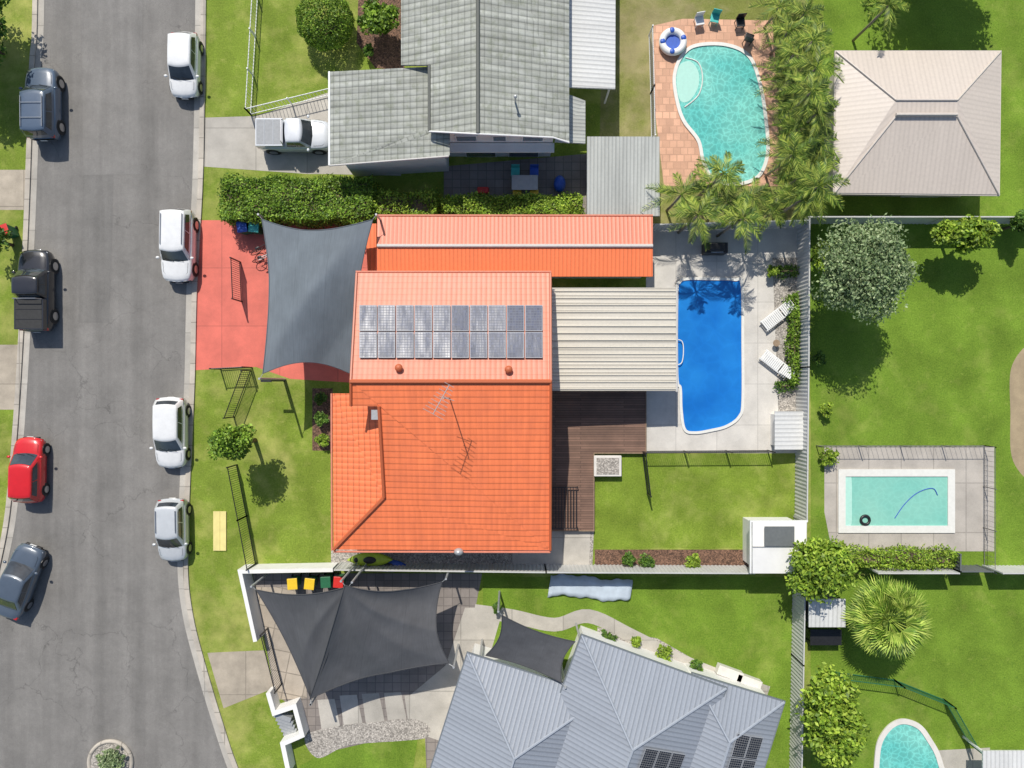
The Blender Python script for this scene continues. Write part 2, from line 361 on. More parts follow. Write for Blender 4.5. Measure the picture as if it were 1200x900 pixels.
def smoothc(pts,closed=True,n=8):
    out=[];m=len(pts); rngi=range(m if closed else m-1)
    for i in rngi:
        g=lambda k: Vector(pts[k%m] if closed else pts[max(0,min(m-1,k))])
        a,b,c,d=g(i-1),g(i),g(i+1),g(i+2)
        for k in range(n):
            t=k/n; q=.5*((2*b)+(c-a)*t+(2*a-5*b+4*c-d)*t*t+(3*b-a-3*c+d)*t**3); out.append((q.x,q.y))
    if not closed: out.append(tuple(pts[-1]))
    return out
LV=.004
def surf(name,pts,lv,mat,label,cat,smooth=False):
    p=px2(pts)
    if smooth: p=smoothc(p)
    return MB().sheet(p,lv*LV).build(name,mat,label=label,cat=cat,kind='structure')
# ------------------------------------------------------------------ ground
MB().sheet([(-400,-400),(400,-400),(400,400),(-400,400)],0).build('ground',M['grass_front'],label='grassy ground under the whole suburb with dry yellow patches',cat='ground',kind='structure')
KR=[(241,-400),(239,0),(236,200),(229,330),(226,450),(221,560),(218,660),(224,720),(239,780),(260,850),(279,905),(320,1000),(420,1250)]
KL=[(44,-400),(42,0),(38,80),(32,250),(24,420),(14,560),(3,640),(-22,730),(-80,850),(-200,1250)]
kr=smoothc(px2(KR),False,6); kl=smoothc(px2(KL),False,6)
MB().sheet(kl+kr[::-1],2*LV).build('road',M['asphalt'],label='grey asphalt street curving down the left side',cat='road',kind='structure')
MB().ribbon(kr,.28,0,.10).build('kerb',M['kerb'],label='pale concrete kerb on the house side of the street',cat='kerb',kind='structure')
MB().ribbon(kl,.28,0,.10).build('kerb',M['kerb'],label='pale concrete kerb on the far left side of the street',cat='kerb',kind='structure')
def off(pts,d): return [(x+d,y) for x,y in pts]
MB().ribbon(off(kr,-.33),.34,0,4*LV).build('gutter',M['conc'],label='concrete gutter along the right kerb of the street',cat='gutter',kind='structure')
MB().ribbon(off(kl,.33),.34,0,4*LV).build('gutter',M['conc'],label='concrete gutter along the left kerb of the street',cat='gutter',kind='structure')
surf('road_patch',[(98,205),(133,205),(131,300),(128,378),(92,378),(95,290)],3,M['asphalt_patch'],'darker asphalt repair patch in the middle of the street','road patch')
surf('road_patch',[(95,-60),(168,-60),(165,204),(98,205)],3,M['asphalt_pale'],'paler worn stretch of asphalt above the dark patch','road patch')
surf('driveway',[(-60,199),(33,199),(31,246),(-60,246)],1,M['conc_old'],'brown concrete driveway at the upper left edge','driveway')
surf('driveway',[(-60,404),(24,404),(20,480),(-60,480)],1,M['conc_old'],'tan concrete driveway at the left edge by the black pickup','driveway')
surf('driveway',[(236,138),(300,136),(386,108),(470,100),(470,206),(386,204),(362,204),(236,195)],1,M['conc'],'grey concrete driveway under the white pickup','driveway')
surf('driveway',[(228,258),(470,258),(470,452),(340,444),(300,430),(226,434)],1,M['red'],'red painted concrete driveway beside the grey shade sail','driveway')
surf('driveway',[(243,765),(309,762),(322,806),(262,830)],1,M['conc_old'],'concrete driveway crossing at lower left of the street','driveway')
surf('paving',[(296,672),(565,672),(548,760),(545,830),(500,905),(498,862),(370,884),(350,836),(322,812)],1,M['pavers'],'dark paving under the two charcoal shade sails','paving')
surf('paving',[(300,688),(348,688),(360,818),(325,820)],2,M['lowslab'],'tan paving strip at the left of the charcoal sails','paving')
surf('paving',[(545,712),(590,712),(575,765),(548,765),(515,868),(498,862),(495,850),(480,815),(522,780)],2,M['conc'],'pale concrete walkway at the left of the blue grey roof','paving')
for i,(a,b) in enumerate([(372,820),(398,815),(424,813),(450,812),(474,815)]):
    surf('paving_slab',[(a,b),(a+20,b-1),(a+27,b+33),(a+5,b+36)],3,M['conc'],'grey slab number %s from the left in the row below the charcoal sails'%['one','two','three','four','five'][i],'paving slab')
surf('stone_path',[(358,862),(400,850),(440,846),(480,842),(502,850),(500,864),(470,868),(440,870),(405,874),(372,888)],5,M['gravel'],'pale pebble path below the row of slabs','path',True)
surf('lawn',[(352,897),(380,882),(440,868),(490,862),(480,930),(350,930)],4,M['grass_green'],'small lawn at the bottom beside the blue grey roof','lawn')
surf('lawn',[(566,676),(940,676),(940,1100),(506,1100),(566,760)],1,M['grass_green'],'sloping green lawn above the blue grey roofed house','lawn')
surf('lawn',[(950,674),(1500,674),(1500,1100),(950,1100)],1,M['grass_green'],'bright lawn around the fan palm in the lower right corner','lawn')
surf('lawn',[(950,262),(1500,262),(1500,672),(950,672)],1,M['grass_green'],'large green lawn around the olive tree','lawn')
surf('lawn',[(965,-300),(1500,-300),(1500,258),(965,258)],1,M['grass_green'],'lawn around the tan hip roof at upper right','lawn')
surf('lawn',[(697,532),(938,532),(938,642),(697,642)],1,M['grass_back'],'rectangular back lawn below the blue pool','lawn')
surf('lawn',[(715,-300),(964,-300),(940,262),(700,262)],1,M['grass_dry'],'dry patchy lawn beside the kidney shaped pool','lawn')
surf('bare_earth',[(1186,428),(1215,405),(1240,480),(1215,560),(1187,540),(1184,485)],2,M['dirt'],'bare brown earth patch at the right edge','earth',True)
surf('pool_terrace',[(757,262),(940,262),(938,531),(757,531)],2,M['pale'],'pale concrete terrace around the blue pool','terrace')
surf('pool_terrace',[(766,30),(800,22),(905,24),(912,120),(912,218),(778,218),(765,110)],2,M['terra'],'terracotta tiled terrace around the kidney shaped pool','terrace')
surf('pool_terrace',[(966,523),(1165,523),(1165,646),(975,646),(966,600)],2,M['pale2'],'beige concrete terrace around the small rectangular pool','terrace')
surf('side_path',[(388,642),(696,620),(694,668),(388,668)],3,M['gravel'],'pale gravel side path below the orange roof','path')
surf('side_path',[(600,622),(692,622),(690,664),(600,664)],4,M['conc'],'concrete pad below the timber deck','path')
surf('garden_bed',[(697,644),(882,644),(882,668),(697,668)],2,M['mulch'],'brown mulch bed along the back fence','garden bed')
surf('garden_bed',[(366,455),(390,455),(390,528),(366,528)],1,M['mulch'],'narrow mulch bed beside the left edge of the orange roof','garden bed')
surf('garden_bed',[(905,302),(937,302),(937,482),(912,482)],3,M['gravel'],'pebble strip behind the two sun loungers','garden bed')
surf('garden_bed',[(422,-60),(474,-60),(474,82),(440,80),(418,50)],1,M['mulch'],'garden bed beside the grey tiled roof','garden bed')
surf('garden_bed',[(700,735),(770,748),(835,785),(820,797),(755,775),(700,760)],2,M['gravel'],'pebble bed with young plants by the curved path','garden bed')
surf('courtyard',[(520,195),(690,180),(690,256),(520,256)],1,M['pavers'],'dark courtyard behind the grey tiled house','courtyard')
path=smoothc(px2([(556,716),(600,722),(650,732),(690,722),(740,745),(800,775),(850,795),(900,812)]),False,6)
MB().ribbon(path,.8,0,3*LV).build('footpath',M['conc'],label='curved concrete footpath above the blue grey roof',cat='path',kind='structure')
# ------------------------------------------------------------------ roofs & walls
def roof(name,faces,mat,parent,th=.14,**tg):
    idx={};V=[];F=[]
    def vi(p):
        k=(round(p[0],1),round(p[1],1),round(p[2],2))
        if k not in idx: idx[k]=len(V); V.append(P(*p))
        return idx[k]
    for f in faces:
        ids=[vi(p) for p in f]
        tri=tessellate_polygon([[Vector((V[i].x,V[i].y,0)) for i in ids]])
        for t in tri:
            a,b,c=[ids[i] for i in t]
            if (V[b]-V[a]).cross(V[c]-V[a]).z<0: a,b,c=c,b,a
            F.append((a,b,c))
    n=len(V); ed={}
    for f in F:
        for i in range(3):
            e=(f[i],f[(i+1)%3]); ed[e]=1
    m=MB(); fs=list(F)+[tuple(i+n for i in f[::-1]) for f in F]
    for (a,b) in ed:
        if (b,a) not in ed: fs.append((b,a,a+n,b+n))
    m.add(V+[v-Vector((0,0,th)) for v in V],fs)
    return m.build(name,mat,parent,uvf=True,**tg)
def cap(parent,pts,mat,w=.2,name='ridge_capping'):
    m=MB(); m.tube([P(a,b,z+.03) for a,b,z in pts],w/2,6); return m.build(name,mat,parent)
def wallp(parent,pts,z,mat,ztop=None):
    return MB().prism(px2(pts,z),0,ztop if ztop else z-.1).build('wall',mat,parent)
def window(parent,c,w,h,axis='x',mat=None):
    f=MB(); t=.08
    d=(w,t,h) if axis=='x' else (t,w,h)
    f.box(c,d); fo=f.build('window',M['whitemetal'],parent)
    d2=(w-.14,t+.02,h-.14) if axis=='x' else (t+.02,w-.14,h-.14)
    MB().box(c,d2).build('pane',M['wglass'],fo)
# main house
mh=thing('house','house with bright orange tiled roof, twenty solar panels and a roof antenna','house',P(530,480))
def zN(py): return 4.2+1.85*(py-320)/127.
rf=roof('roof',[[(418,320,4.2),(645,320,4.2),(645.5,447,6.05),(411,447,6.05)]],M['tile_n'],mh,label='upper slope of the orange roof, pinkish sun sheen painted in')
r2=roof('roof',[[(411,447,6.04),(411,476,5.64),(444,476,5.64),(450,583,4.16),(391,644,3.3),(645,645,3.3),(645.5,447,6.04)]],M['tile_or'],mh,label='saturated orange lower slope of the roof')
roof('roof',[[(390,461,3.3),(391,644,3.3),(450,583,4.16),(446,461,4.16)]],M['tile_or'],mh,label='low lean-to slope at the left of the orange roof')
wallp(mh,[(424,330),(638,330),(638,440),(424,440)],4.2,M['cream'],4.15); wallp(mh,[(450,440),(636,440),(636,632),(454,632)],3.3,M['cream'],3.2)
MB().prism([tuple(P(448,479,4.0))[:2],tuple(P(470,479,4.0))[:2],tuple(P(470,560,4.0))[:2],tuple(P(453,570,4.0))[:2]],3.1,4.25).build('wall',M['cream'],mh)
wallp(mh,[(396,468),(452,468),(454,634),(398,636)],3.3,M['cream'],3.1)
cap(mh,[(410,447,6.05),(646,447,6.05)],M['tile_or'],.22); cap(mh,[(450,583,4.16),(391,644,3.3)],M['tile_or'],.22); 
cap(mh,[(411,447,6.05),(411,476,5.65)],M['tile_or'],.14,'verge_capping'); cap(mh,[(444,476,5.65),(450,583,4.2)],M['tile_or'],.18,'verge_capping')
cap(mh,[(418,320,4.2),(411,447,6.05)],M['tile_n'],.14,'verge_capping'); cap(mh,[(645,320,4.2),(645.5,447,6.05)],M['tile_n'],.14,'verge_capping'); cap(mh,[(645.5,447,6.05),(645,645,3.3)],M['tile_or'],.14,'verge_capping')
for pts in ([(391,646.5,3.2),(645,647,3.2)],[(388.5,461,3.2),(389,645,3.2)],[(417,318.5,4.1),(646,318.5,4.1)]): cap(mh,pts,M['gutter_or'],.12,'gutter')
for r_ in range(2):
    for c_ in range(10):
        x0=421+c_*21.6; x1=x0+20.4; y0=357.5+r_*31.5; y1=y0+30.3
        dz=[random.uniform(-.02,.03) for _ in range(4)]
        m=MB(); cs=[P(x0,y1,zN(y1)+.16+dz[0]),P(x1,y1,zN(y1)+.16+dz[1]),P(x1,y0,zN(y0)+.16+dz[2]),P(x0,y0,zN(y0)+.16+dz[0]+dz[2]-dz[1])]
        lo=[v-Vector((0,0,.05)) for v in cs]
        m.add(cs,[(0,1,2,3)]); m.add(cs+lo,[(0,4,5,1),(1,5,6,2),(2,6,7,3),(3,7,4,0)])
        m.uv={0:(0,0),1:(1,0),2:(1,1),3:(0,1)}
        m.build('solar_panel',M['solar'],rf)
for px,py in ((467,431),(596,433)):
    z=zN(py); c=P(px,py,z+.3); v=MB(); v.cyl((c.x,c.y,z-.1),.11,.25,14); v.ell((c.x,c.y,z+.25),(.2,.2,.16),16,8)
    v.build('roof_vent',M['tile_or'],rf,smooth=True)
c=P(440,486,5.4); m=MB(); m.box((c.x,c.y,4.55),(.32,.42,1.7)); ch=m.build('chimney',M['tile_or'],mh); MB().box((c.x,c.y,5.43),(.4,.5,.08)).build('flue_cap',M['greymetal'],ch)
b=P(527,466,5.7); an=MB(); zt=8.9
an.tube([b,(b.x-.02,b.y+.02,zt)],.03,6)
an.tube([(b.x-.5,b.y-.7,zt-.1),(b.x+.25,b.y+.65,zt-.1)],.02,5)
for k in range(9):
    t=k/8; cx=b.x-.5+.75*t; cy=b.y-.7+1.35*t; l=.55-.3*t; an.tube([(cx-l*.87,cy+l*.48,zt-.08),(cx+l*.87,cy-l*.48,zt-.08)],.012,4)
an.tube([(b.x-.3,b.y+.1,zt-1.0),(b.x+.4,b.y-.1,zt-1.0)],.015,4)
an.build('antenna',M['greymetal'],r2)
c=P(538,645,3.4); m=MB(); m.ell((c.x,c.y,3.7),(.26,.2,.28)); m.cyl((c.x,c.y,3.1),.03,.5,8); m.build('satellite_dish',M['greymetal'],mh,smooth=True)
window(mh,(P(560,632,3.3).x,P(560,632,3.3).y-.05,1.6),1.6,1.1); window(mh,(P(480,632,3.3).x,P(480,632,3.3).y-.05,1.6),1.2,1.1)
window(mh,(P(636,560,3.3).x+.05,P(636,560,3.3).y,1.2),2.,2.0,'y')
# long carport
cp=thing('carport','long orange metal roofed carport above the main orange house','carport',P(600,288))
roof('roof',[[(442,254,2.85),(765,254,2.85),(765,287,3.15),(442,287,3.15)]],M['rib_sal'],cp,label='salmon upper slope, sunlit tone painted in')
roof('roof',[[(442,289,3.12),(765,289,3.12),(765,324,2.95),(442,324,2.95)]],M['rib_or'],cp,label='bright orange lower slope')
cap(cp,[(442,288,3.14),(765,288,3.14)],M['gutter'],.2); cap(cp,[(442,252.5,2.75),(765,252.5,2.75)],M['gutter_or'],.12,'gutter')
roof('roof',[[(428,262,2.55),(441,262,2.55),(441,322,2.5),(431,322,2.5)]],M['rib_or'],cp)
wallp(cp,[(560,260),(760,260),(760,318),(560,318)],2.6,M['cream'],2.5)
for a in (450,500,550):
    for b_ in (260,316): c=P(a,b_,2.6); MB().box((c.x,c.y,1.35),(.1,.1,2.7)).build('post',M['whitemetal'],cp)
# patio roof
pg=thing('patio_cover','beige ribbed patio roof between the orange house and the blue pool','patio cover',P(720,400))
roof('roof',[[(647,337,3.05),(792,337,2.7),(792,458,2.7),(647,458,3.05)]],M['rib_bei'],pg)
rm=MB()
for k in range(15):
    py=341+k*8.2; a=P(647,py,3.07); b_=P(792,py,2.72); rm.add([a+Vector((0,.04,0)),a-Vector((0,.04,0)),b_-Vector((0,.04,0)),b_+Vector((0,.04,0)),a+Vector((0,.02,.045)),a+Vector((0,-.02,.045)),b_+Vector((0,-.02,.045)),b_+Vector((0,.02,.045))],[(4,5,6,7),(0,1,5,4),(2,3,7,6),(1,2,6,5),(3,0,4,7)])
rm.build('roof_rib',M['rib_bei'],pg,kind='stuff')
cap(pg,[(793,336,2.62),(793,459,2.62)],M['gutter'],.14,'gutter')
for a,b_ in ((655,342),(786,342),(786,452),(655,452)): c=P(a,b_,2.7); MB().box((c.x,c.y,1.3),(.1,.1,2.6)).build('post',M['whitemetal'],pg)
# deck
dk=thing('deck','brown timber deck below the beige patio roof','deck',P(690,520))
MB().prism(px2([(640,400),(757,400),(757,531),(696,531),(696,622),(640,622)],.3),.03,.3).build('deck_floor',M['deck'],dk)
MB().ribbon(px2([(757,458),(757,531),(696,531),(696,622),(645,622)],.3),.05,.03,.33).build('fascia',M['timber'],dk)
c=P(712,546,.4); pl=thing('planter','square white planter with sandy top beside the timber deck','planter',(c.x,c.y,0))
MB().box((c.x,c.y,.25),(1.6,1.2,.5)).build('pot',M['concw'],pl,bevel=.03); MB().box((c.x,c.y,.515),(1.3,.95,.02)).build('soil',M['gravel'],pl)
rl=MB(); 
for k in range(9): c=P(648+k*3.4,595,.6); rl.box((c.x,c.y,.6),(.035,2.3,.05))
for k in range(2):
    c0=P(646,571+48*k,.6); c1=P(677,571+48*k,.6); rl.tube([c0,c1],.03,6); rl.tube([(c0.x,c0.y,.3),c0],.03,6); rl.tube([(c1.x,c1.y,.3),c1],.03,6)
rl.build('stair_grille',M['black'],label='black barred grille on the lower left of the timber deck',cat='grille')
# top grey house
th=thing('house','two storey white house with weathered grey tiled roof','house',P(570,80))
roof('roof',[[(470,-200,4.0),(560,-200,5.6),(560,156,5.6),(503,153,4.6),(503,76,4.6),(470,76,4.0)],[(560,-200,5.6),(667,-200,4.2),(667,166,4.2),(648,160,4.45),(560,156,5.6)]],M['tile_gr'],th,label='high grey tiled gable roof')
roof('roof',[[(387,84,3.2),(387,193,3.2),(527,182,4.3),(527,150,4.3),(505,150,4.15),(505,78,4.15)]],M['tile_gr'],th,label='lower grey tiled wing roof over the driveway')
cap(th,[(560,-200,5.6),(560,156,5.6)],M['tile_gr'],.2); cap(th,[(503,154,4.6),(560,157,5.6),(648,161,4.45),(667,167,4.2)],M['whitemetal'],.1,'bargeboard')
cap(th,[(503,76,4.6),(503,153,4.6)],M['tile_gr'],.16,'verge_capping')
cap(th,[(386,84,3.15),(386,194,3.15)],M['whitemetal'],.14,'gutter'); cap(th,[(386,194,3.15),(526,183,4.25)],M['gutter'],.1,'bargeboard')
wallp(th,[(512,-200),(650,-200),(650,153),(512,153)],4.3,M['white'],4.15)
wallp(th,[(400,92),(520,92),(520,180),(400,187)],3.2,M['white'],3.1)
wy=P(600,153,4.3).y
for a in (545,585,625): window(th,(P(a,153,4.3).x,wy-.05,3.3),1.2 if a!=585 else .8,.8)
for a in (560,615): window(th,(P(a,153,4.3).x,wy-.05,1.2),1.8,2.0)
bl=MB(); bl.box((P(585,153,4.3).x,wy-.3,2.45),(6.0,.5,.12)); bl.build('awning',M['white'],th)
c=P(604,112,5.9); m=MB(); m.cyl((c.x,c.y,4.7),.05,1.1,10); m.ell((c.x,c.y,5.8),(.1,.1,.08)); m.build('vent_pipe',M['greymetal'],th)
roof('roof',[[(667,-200,3.2),(722,-200,2.8),(721,104,2.8),(667,102,3.2)]],M['rib_white'],th,label='white corrugated lean-to roof')
roof('roof',[[(660,108,3.0),(686,118,2.7),(686,168,2.7),(650,166,3.0)]],M['rib_grey'],th,label='small dark corner awning')
for b_ in (20,98): c=P(716,b_,2.7); MB().box((c.x,c.y,1.35),(.1,.1,2.7)).build('post',M['whitemetal'],th)
sh=thing('shed','grey corrugated iron shed left of the palm thicket','shed',P(730,206))
roof('roof',[[(688,160,2.6),(773,160,2.6),(773,253,2.35),(688,253,2.35)]],M['rib_grey'],sh); wallp(sh,[(692,166),(769,166),(769,248),(692,248)],2.3,M['fence'],2.2)
MB().box((P(710,248,2.3).x,P(710,248,2.3).y-.03,1.0),(.9,.05,2.0)).build('door',M['greymetal'],sh)
# tan hip roof building
tb=thing('outbuilding','square building with cream beige metal hip roof on the upper right lawn','outbuilding',P(1060,150))
E=[(980,60,2.7),(1173,60,2.7),(1171,228,2.7),(978,226,2.7)]; A=(1050,117,3.7); B=(1122,117,3.7); A2=(1050,136,3.6);B2=(1122,136,3.6)
roof('roof',[[E[0],E[1],B,A],[E[1],E[2],B2,B],[E[2],E[3],A2,B2],[E[3],E[0],A,A2],[A,B,B2,A2]],M['rib_tan'],tb)
for q in ((E[0],A),(E[1],B),(E[2],B2),(E[3],A2)): cap(tb,q,M['tanc'],.1)
cap(tb,[A,B],M['tanc'],.12); m=MB(); c0=P(1050,134,3.75); c1=P(1122,134,3.75); m.tube([c0,c1],.09,6); m.build('ridge_capping',M['tanc'],tb)
MB().ribbon(px2([(p[0],p[1]) for p in E],2.7),.12,2.56,2.66,True).build('gutter',M['tanc'],tb)
wallp(tb,[(992,72),(1161,72),(1160,216),(990,214)],2.7,M['cream'],2.6); window(tb,(P(1040,215,2.7).x,P(1040,215,2.7).y-.04,1.4),1.8,1.1); MB().box((P(1110,215,2.7).x,P(1110,215,2.7).y-.03,1.05),(2.2,.05,2.1)).build('door',M['whitemetal'],tb)
# lower blue-grey house
lh=thing('house','blue grey metal roofed house at the bottom of the picture','house',P(700,860))
M['ridgeblue']=plain('blue grey capping',(.32,.35,.395),.4,.05); M['gutterblue']=plain('charcoal gutter',(.16,.18,.2),.4,.05)
def hip(tl,u,w,d,ze,slope,mat,parent,panels=None):
    u=Vector(u).normalized(); v=Vector((-u.y,u.x)); T=Vector(tl)
    a=T; b=T+u*w; c_=b+v*d; e=T+v*d
    run=w/2; ts=math.tan(R(slope)); kk=(HC-ze)/HC/PPM; zr=ze+run*kk*ts
    r1=T+u*run+v*run; r2_=T+u*run+v*(d-run)
    def up(p,z): f=(HC-ze)/(HC-z); return ((p.x-600)*f+600,(p.y-450)*f+450,z)
    A_,B_=up(r1,zr),up(r2_,zr); q=[(p.x,p.y,ze) for p in (a,b,c_,e)]
    roof('roof',[[q[0],q[1],A_],[q[1],q[2],B_,A_],[q[2],q[3],B_],[q[3],q[0],A_,B_]],mat,parent)
    for s,t in ((q[0],A_),(q[1],A_),(A_,B_)): cap(parent,[s,t],M['ridgeblue'],.14)
    MB().ribbon(px2([(p[0],p[1]) for p in q],ze),.14,ze-.14,ze-.02,True).build('gutter',M['gutterblue'],parent)
    n=8; iw=[T+u*n+v*n,T+u*(w-n)+v*n,T+u*(w-n)+v*(d-n),T+u*n+v*(d-n)]
    MB().prism(px2([(p.x,p.y) for p in iw],ze),0,ze-.12).build('wall',M['white'],parent)
    if panels:
        a0,b0,nx,ny,sx,sy=panels
        for i in range(nx):
            for j in range(ny):
                def pt(aa,bb):
                    z=ze+min(aa,w-aa,bb)*kk*ts+.14; return P(*up(T+u*aa+v*bb,z))
                x0,x1,y0,y1=a0+i*sx,a0+(i+.95)*sx,b0+j*sy,b0+(j+.95)*sy
                cs=[pt(x0,y1),pt(x1,y1),pt(x1,y0),pt(x0,y0)]
                m=MB(); m.add(cs,[(0,1,2,3)]); m.add(cs+[c-Vector((0,0,.05)) for c in cs],[(0,4,5,1),(1,5,6,2),(2,6,7,3),(3,7,4,0)]); m.uv={0:(0,0),1:(1,0),2:(1,1),3:(0,1)}
                m.build('solar_panel',M['solar_dk'],parent)
hip((548,766),(.953,.303),168,300,2.9,22,M['rib_blue'],lh)
hip((682,745),(.94,.345),180,300,3.1,22,M['rib_blue'],lh,(104,84,3,3,18,27))
hip((812,790),(.955,.295),112,240,2.85,20,M['rib_blue'],lh,(62,44,2,4,18,28))
# small sheds
ws=thing('garden_shed','small white shed with a dark panel on its roof at the back corner','shed',P(913,640))
roof('roof',[[(882,611,2.3),(945,611,2.3),(945,640,2.45),(882,640,2.45)],[(882,640,2.45),(945,640,2.45),(945,672,2.3),(882,672,2.3)]],M['white'],ws)
wallp(ws,[(886,615),(941,615),(941,668),(886,668)],2.3,M['white'],2.2)
m=MB();cs=[P(896,640,2.6),P(931,640,2.6),P(931,617,2.5),P(896,617,2.5)];m.add(cs,[(0,1,2,3)]);m.add([c-Vector((0,0,.03)) for c in cs],[(3,2,1,0)]);m.build('roof_panel',M['fence_dk'],ws)
MB().ribbon(px2([(880,672),(880,611),(947,611)],2.3),.08,2.1,2.28).build('gutter',M['whitemetal'],ws); cap(ws,[(882,640.5,2.45),(945,640.5,2.45)],M['gutter'],.08)
pb=thing('pump_cover','white ribbed pool equipment cover at the terrace corner','pump cover',P(927,505))
roof('roof',[[(908,482,1.3),(946,482,1.1),(946,527,1.1),(908,527,1.3)]],M['rib_white'],pb,.06); wallp(pb,[(911,486),(943,486),(943,523),(911,523)],1.1,M['white'],1.0)
gs=thing('garden_shed','small white roofed shelter by the fan palm','shed',P(970,730))
roof('roof',[[(948,702,2.1),(991,702,2.1),(991,735,2.0),(948,735,2.0)]],M['rib_white'],gs,.08); wallp(gs,[(952,706),(987,706),(987,734),(952,734)],2.1,M['fence_dk'],1.95)
gb=MB(); c=P(968,747,.8); gb.box((c.x,c.y,.75),(1.8,.9,.08)); 
for sx in (-.8,.8):
    for sy in (-.35,.35): gb.box((c.x+sx,c.y+sy,.36),(.07,.07,.71))
gb.build('bench_table',M['black'],label='dark bench standing below the small white roofed shelter',cat='table')
# ------------------------------------------------------------------ fences and walls
def fence(pts,h,label,mat=None,post=True,name='fence'):
    mat=mat or M['fence']; w=px2(pts,h); c=w[0]; t=thing(name,label,'fence',(c[0],c[1],0))
    for i in range(len(w)-1):
        a,b_=Vector(w[i]),Vector(w[i+1]); L=(b_-a).length; n=max(2,int(L/.11)); d=(b_-a)/n; nn=Vector((-d.y,d.x)).normalized()
        z=[tuple(a+d*k+nn*(.022 if k%2 else -.022)) for k in range(n+1)]
        MB().ribbon(z,.012,.03,h-.04).build('fence_panel',mat,t)
        MB().ribbon([tuple(a),tuple(b_)],.07,h-.05,h).build('rail',mat,t)
        k=max(1,int(L/2.4))
        for j in range(k+1):
            p=a+(b_-a)*j/k; MB().box((p.x,p.y,h/2+.01),(.075,.075,h+.02)).build('post',mat,t)
    return t
def palisade(pts,h,label,mat,gap=.12,name='railing_fence',r=.014):
    w=px2(pts,h); t=thing(name,label,'fence',(w[0][0],w[0][1],0))
    for i in range(len(w)-1):
        a,b_=Vector(w[i]),Vector(w[i+1]); L=(b_-a).length; m=MB(); n=max(2,int(L/gap))
        for z in (.12,h-.06): m.tube([(a.x,a.y,z),(b_.x,b_.y,z)],r*2,5)
        for k in range(n+1):
            p=a+(b_-a)*k/n; m.tube([(p.x,p.y,.08),(p.x,p.y,h)],r,4)
        m.build('railing',mat,t)
        k=max(1,int(L/2.2))
        for j in range(k+1):
            p=a+(b_-a)*j/k; MB().box((p.x,p.y,h/2+.03),(r*5,r*5,h+.06)).build('post',mat,t)
    return t
fence([(948,254),(1320,254)],1.8,'pale grey steel fence running right from the palms, above the large lawn')
fence([(768,263),(948,258)],1.8,'pale steel fence between the palm thicket and the blue pool terrace')
fence([(949,254),(948,430),(946,610)],1.8,'long pale steel fence at the right of the blue pool terrace')
fence([(945,612),(944,672),(942,780),(938,1000)],1.8,'pale steel fence between the two lower lawns')
fence([(392,668),(640,671),(884,672)],1.8,'pale steel fence between the orange house and the lower lawn')
fence([(1030,672),(1124,672)],1.8,'short pale steel fence right of the bright bushy tree')
fence([(1176,672),(1330,672)],1.8,'pale steel fence section at the lower right edge')
fence([(1126,650),(1126,670),(1164,670)],1.5,'dark slatted gate below the small rectangular pool',M['fence_dk'],name='gate')
palisade([(966,524),(1167,524),(1167,672)],1.1,'thin grey railing fence around the small rectangular pool',M['fence_mid'],.28,r=.009)
palisade([(757,531),(908,530)],1.2,'black railing fence between the blue pool terrace and back lawn',M['black'])
palisade([(757,533),(763,582)],1.2,'open black pool gate swung over the back lawn',M['black'],name='gate')
palisade([(765,30),(767,100),(768,158)],1.2,'railing fence left of the terracotta terrace',M['whitemetal'])
palisade([(298,-60),(287,127),(386,103)],1.0,'thin white railing around the upper left lawn',M['whitemetal'],.2)
palisade([(246,432),(284,430)],1.5,'short black railing at the top of the front lawn',M['black'])
palisade([(283,434),(262,490)],1.5,'black railing section leaning down from the red driveway to the young tree',M['black'])
palisade([(266,548),(278,610),(289,668)],1.5,'black railing along the lower half of the front lawn',M['black'])
palisade([(270,302),(272,350)],1.5,'black gate leaf standing open on the red driveway',M['black'],name='gate')
palisade([(990,797),(1060,806),(1120,830),(1150,882)],1.2,'green pool fence in the lower right corner',M['green'])
palisade([(305,745),(322,812)],1.3,'dark railing beside the left end of the charcoal sails',M['black'])
m=MB(); m.ribbon(px2([(390,668),(281,670),(299,752)],1.3),.22,0,1.3); m.build('boundary_wall',M['white'],label='white rendered boundary wall bending at the lower left front lawn',cat='wall')
m=MB(); m.ribbon(px2([(314,812),(321,836),(345,828),(354,862),(331,872),(338,905)],.9),.26,0,.9); m.build('stair_wall',M['white'],label='white stepped wall zigzagging beside the entry steps at lower left',cat='wall')
m=MB()
for k in range(6): c=P(333+k*1.5,838+k*5.2,.3); m.box((c.x,c.y,.06+.05*(5-k)),(1.0,.27,.12+.1*(5-k)),R(-18))
m.build('steps',M['greymetal'],label='short flight of grey entry steps inside the white stepped wall',cat='steps')
for i,(a,b_) in enumerate([(856,790),(878,800)]):
    c=P(a,b_,.5); m=MB(); m.box((c.x,c.y,.25),(1.5,.55,.5),R(-20)); m.build('garden_block',M['concw'],bevel=.03,label=['left','right'][i]+' pale concrete block at the end of the curved path',cat='block')
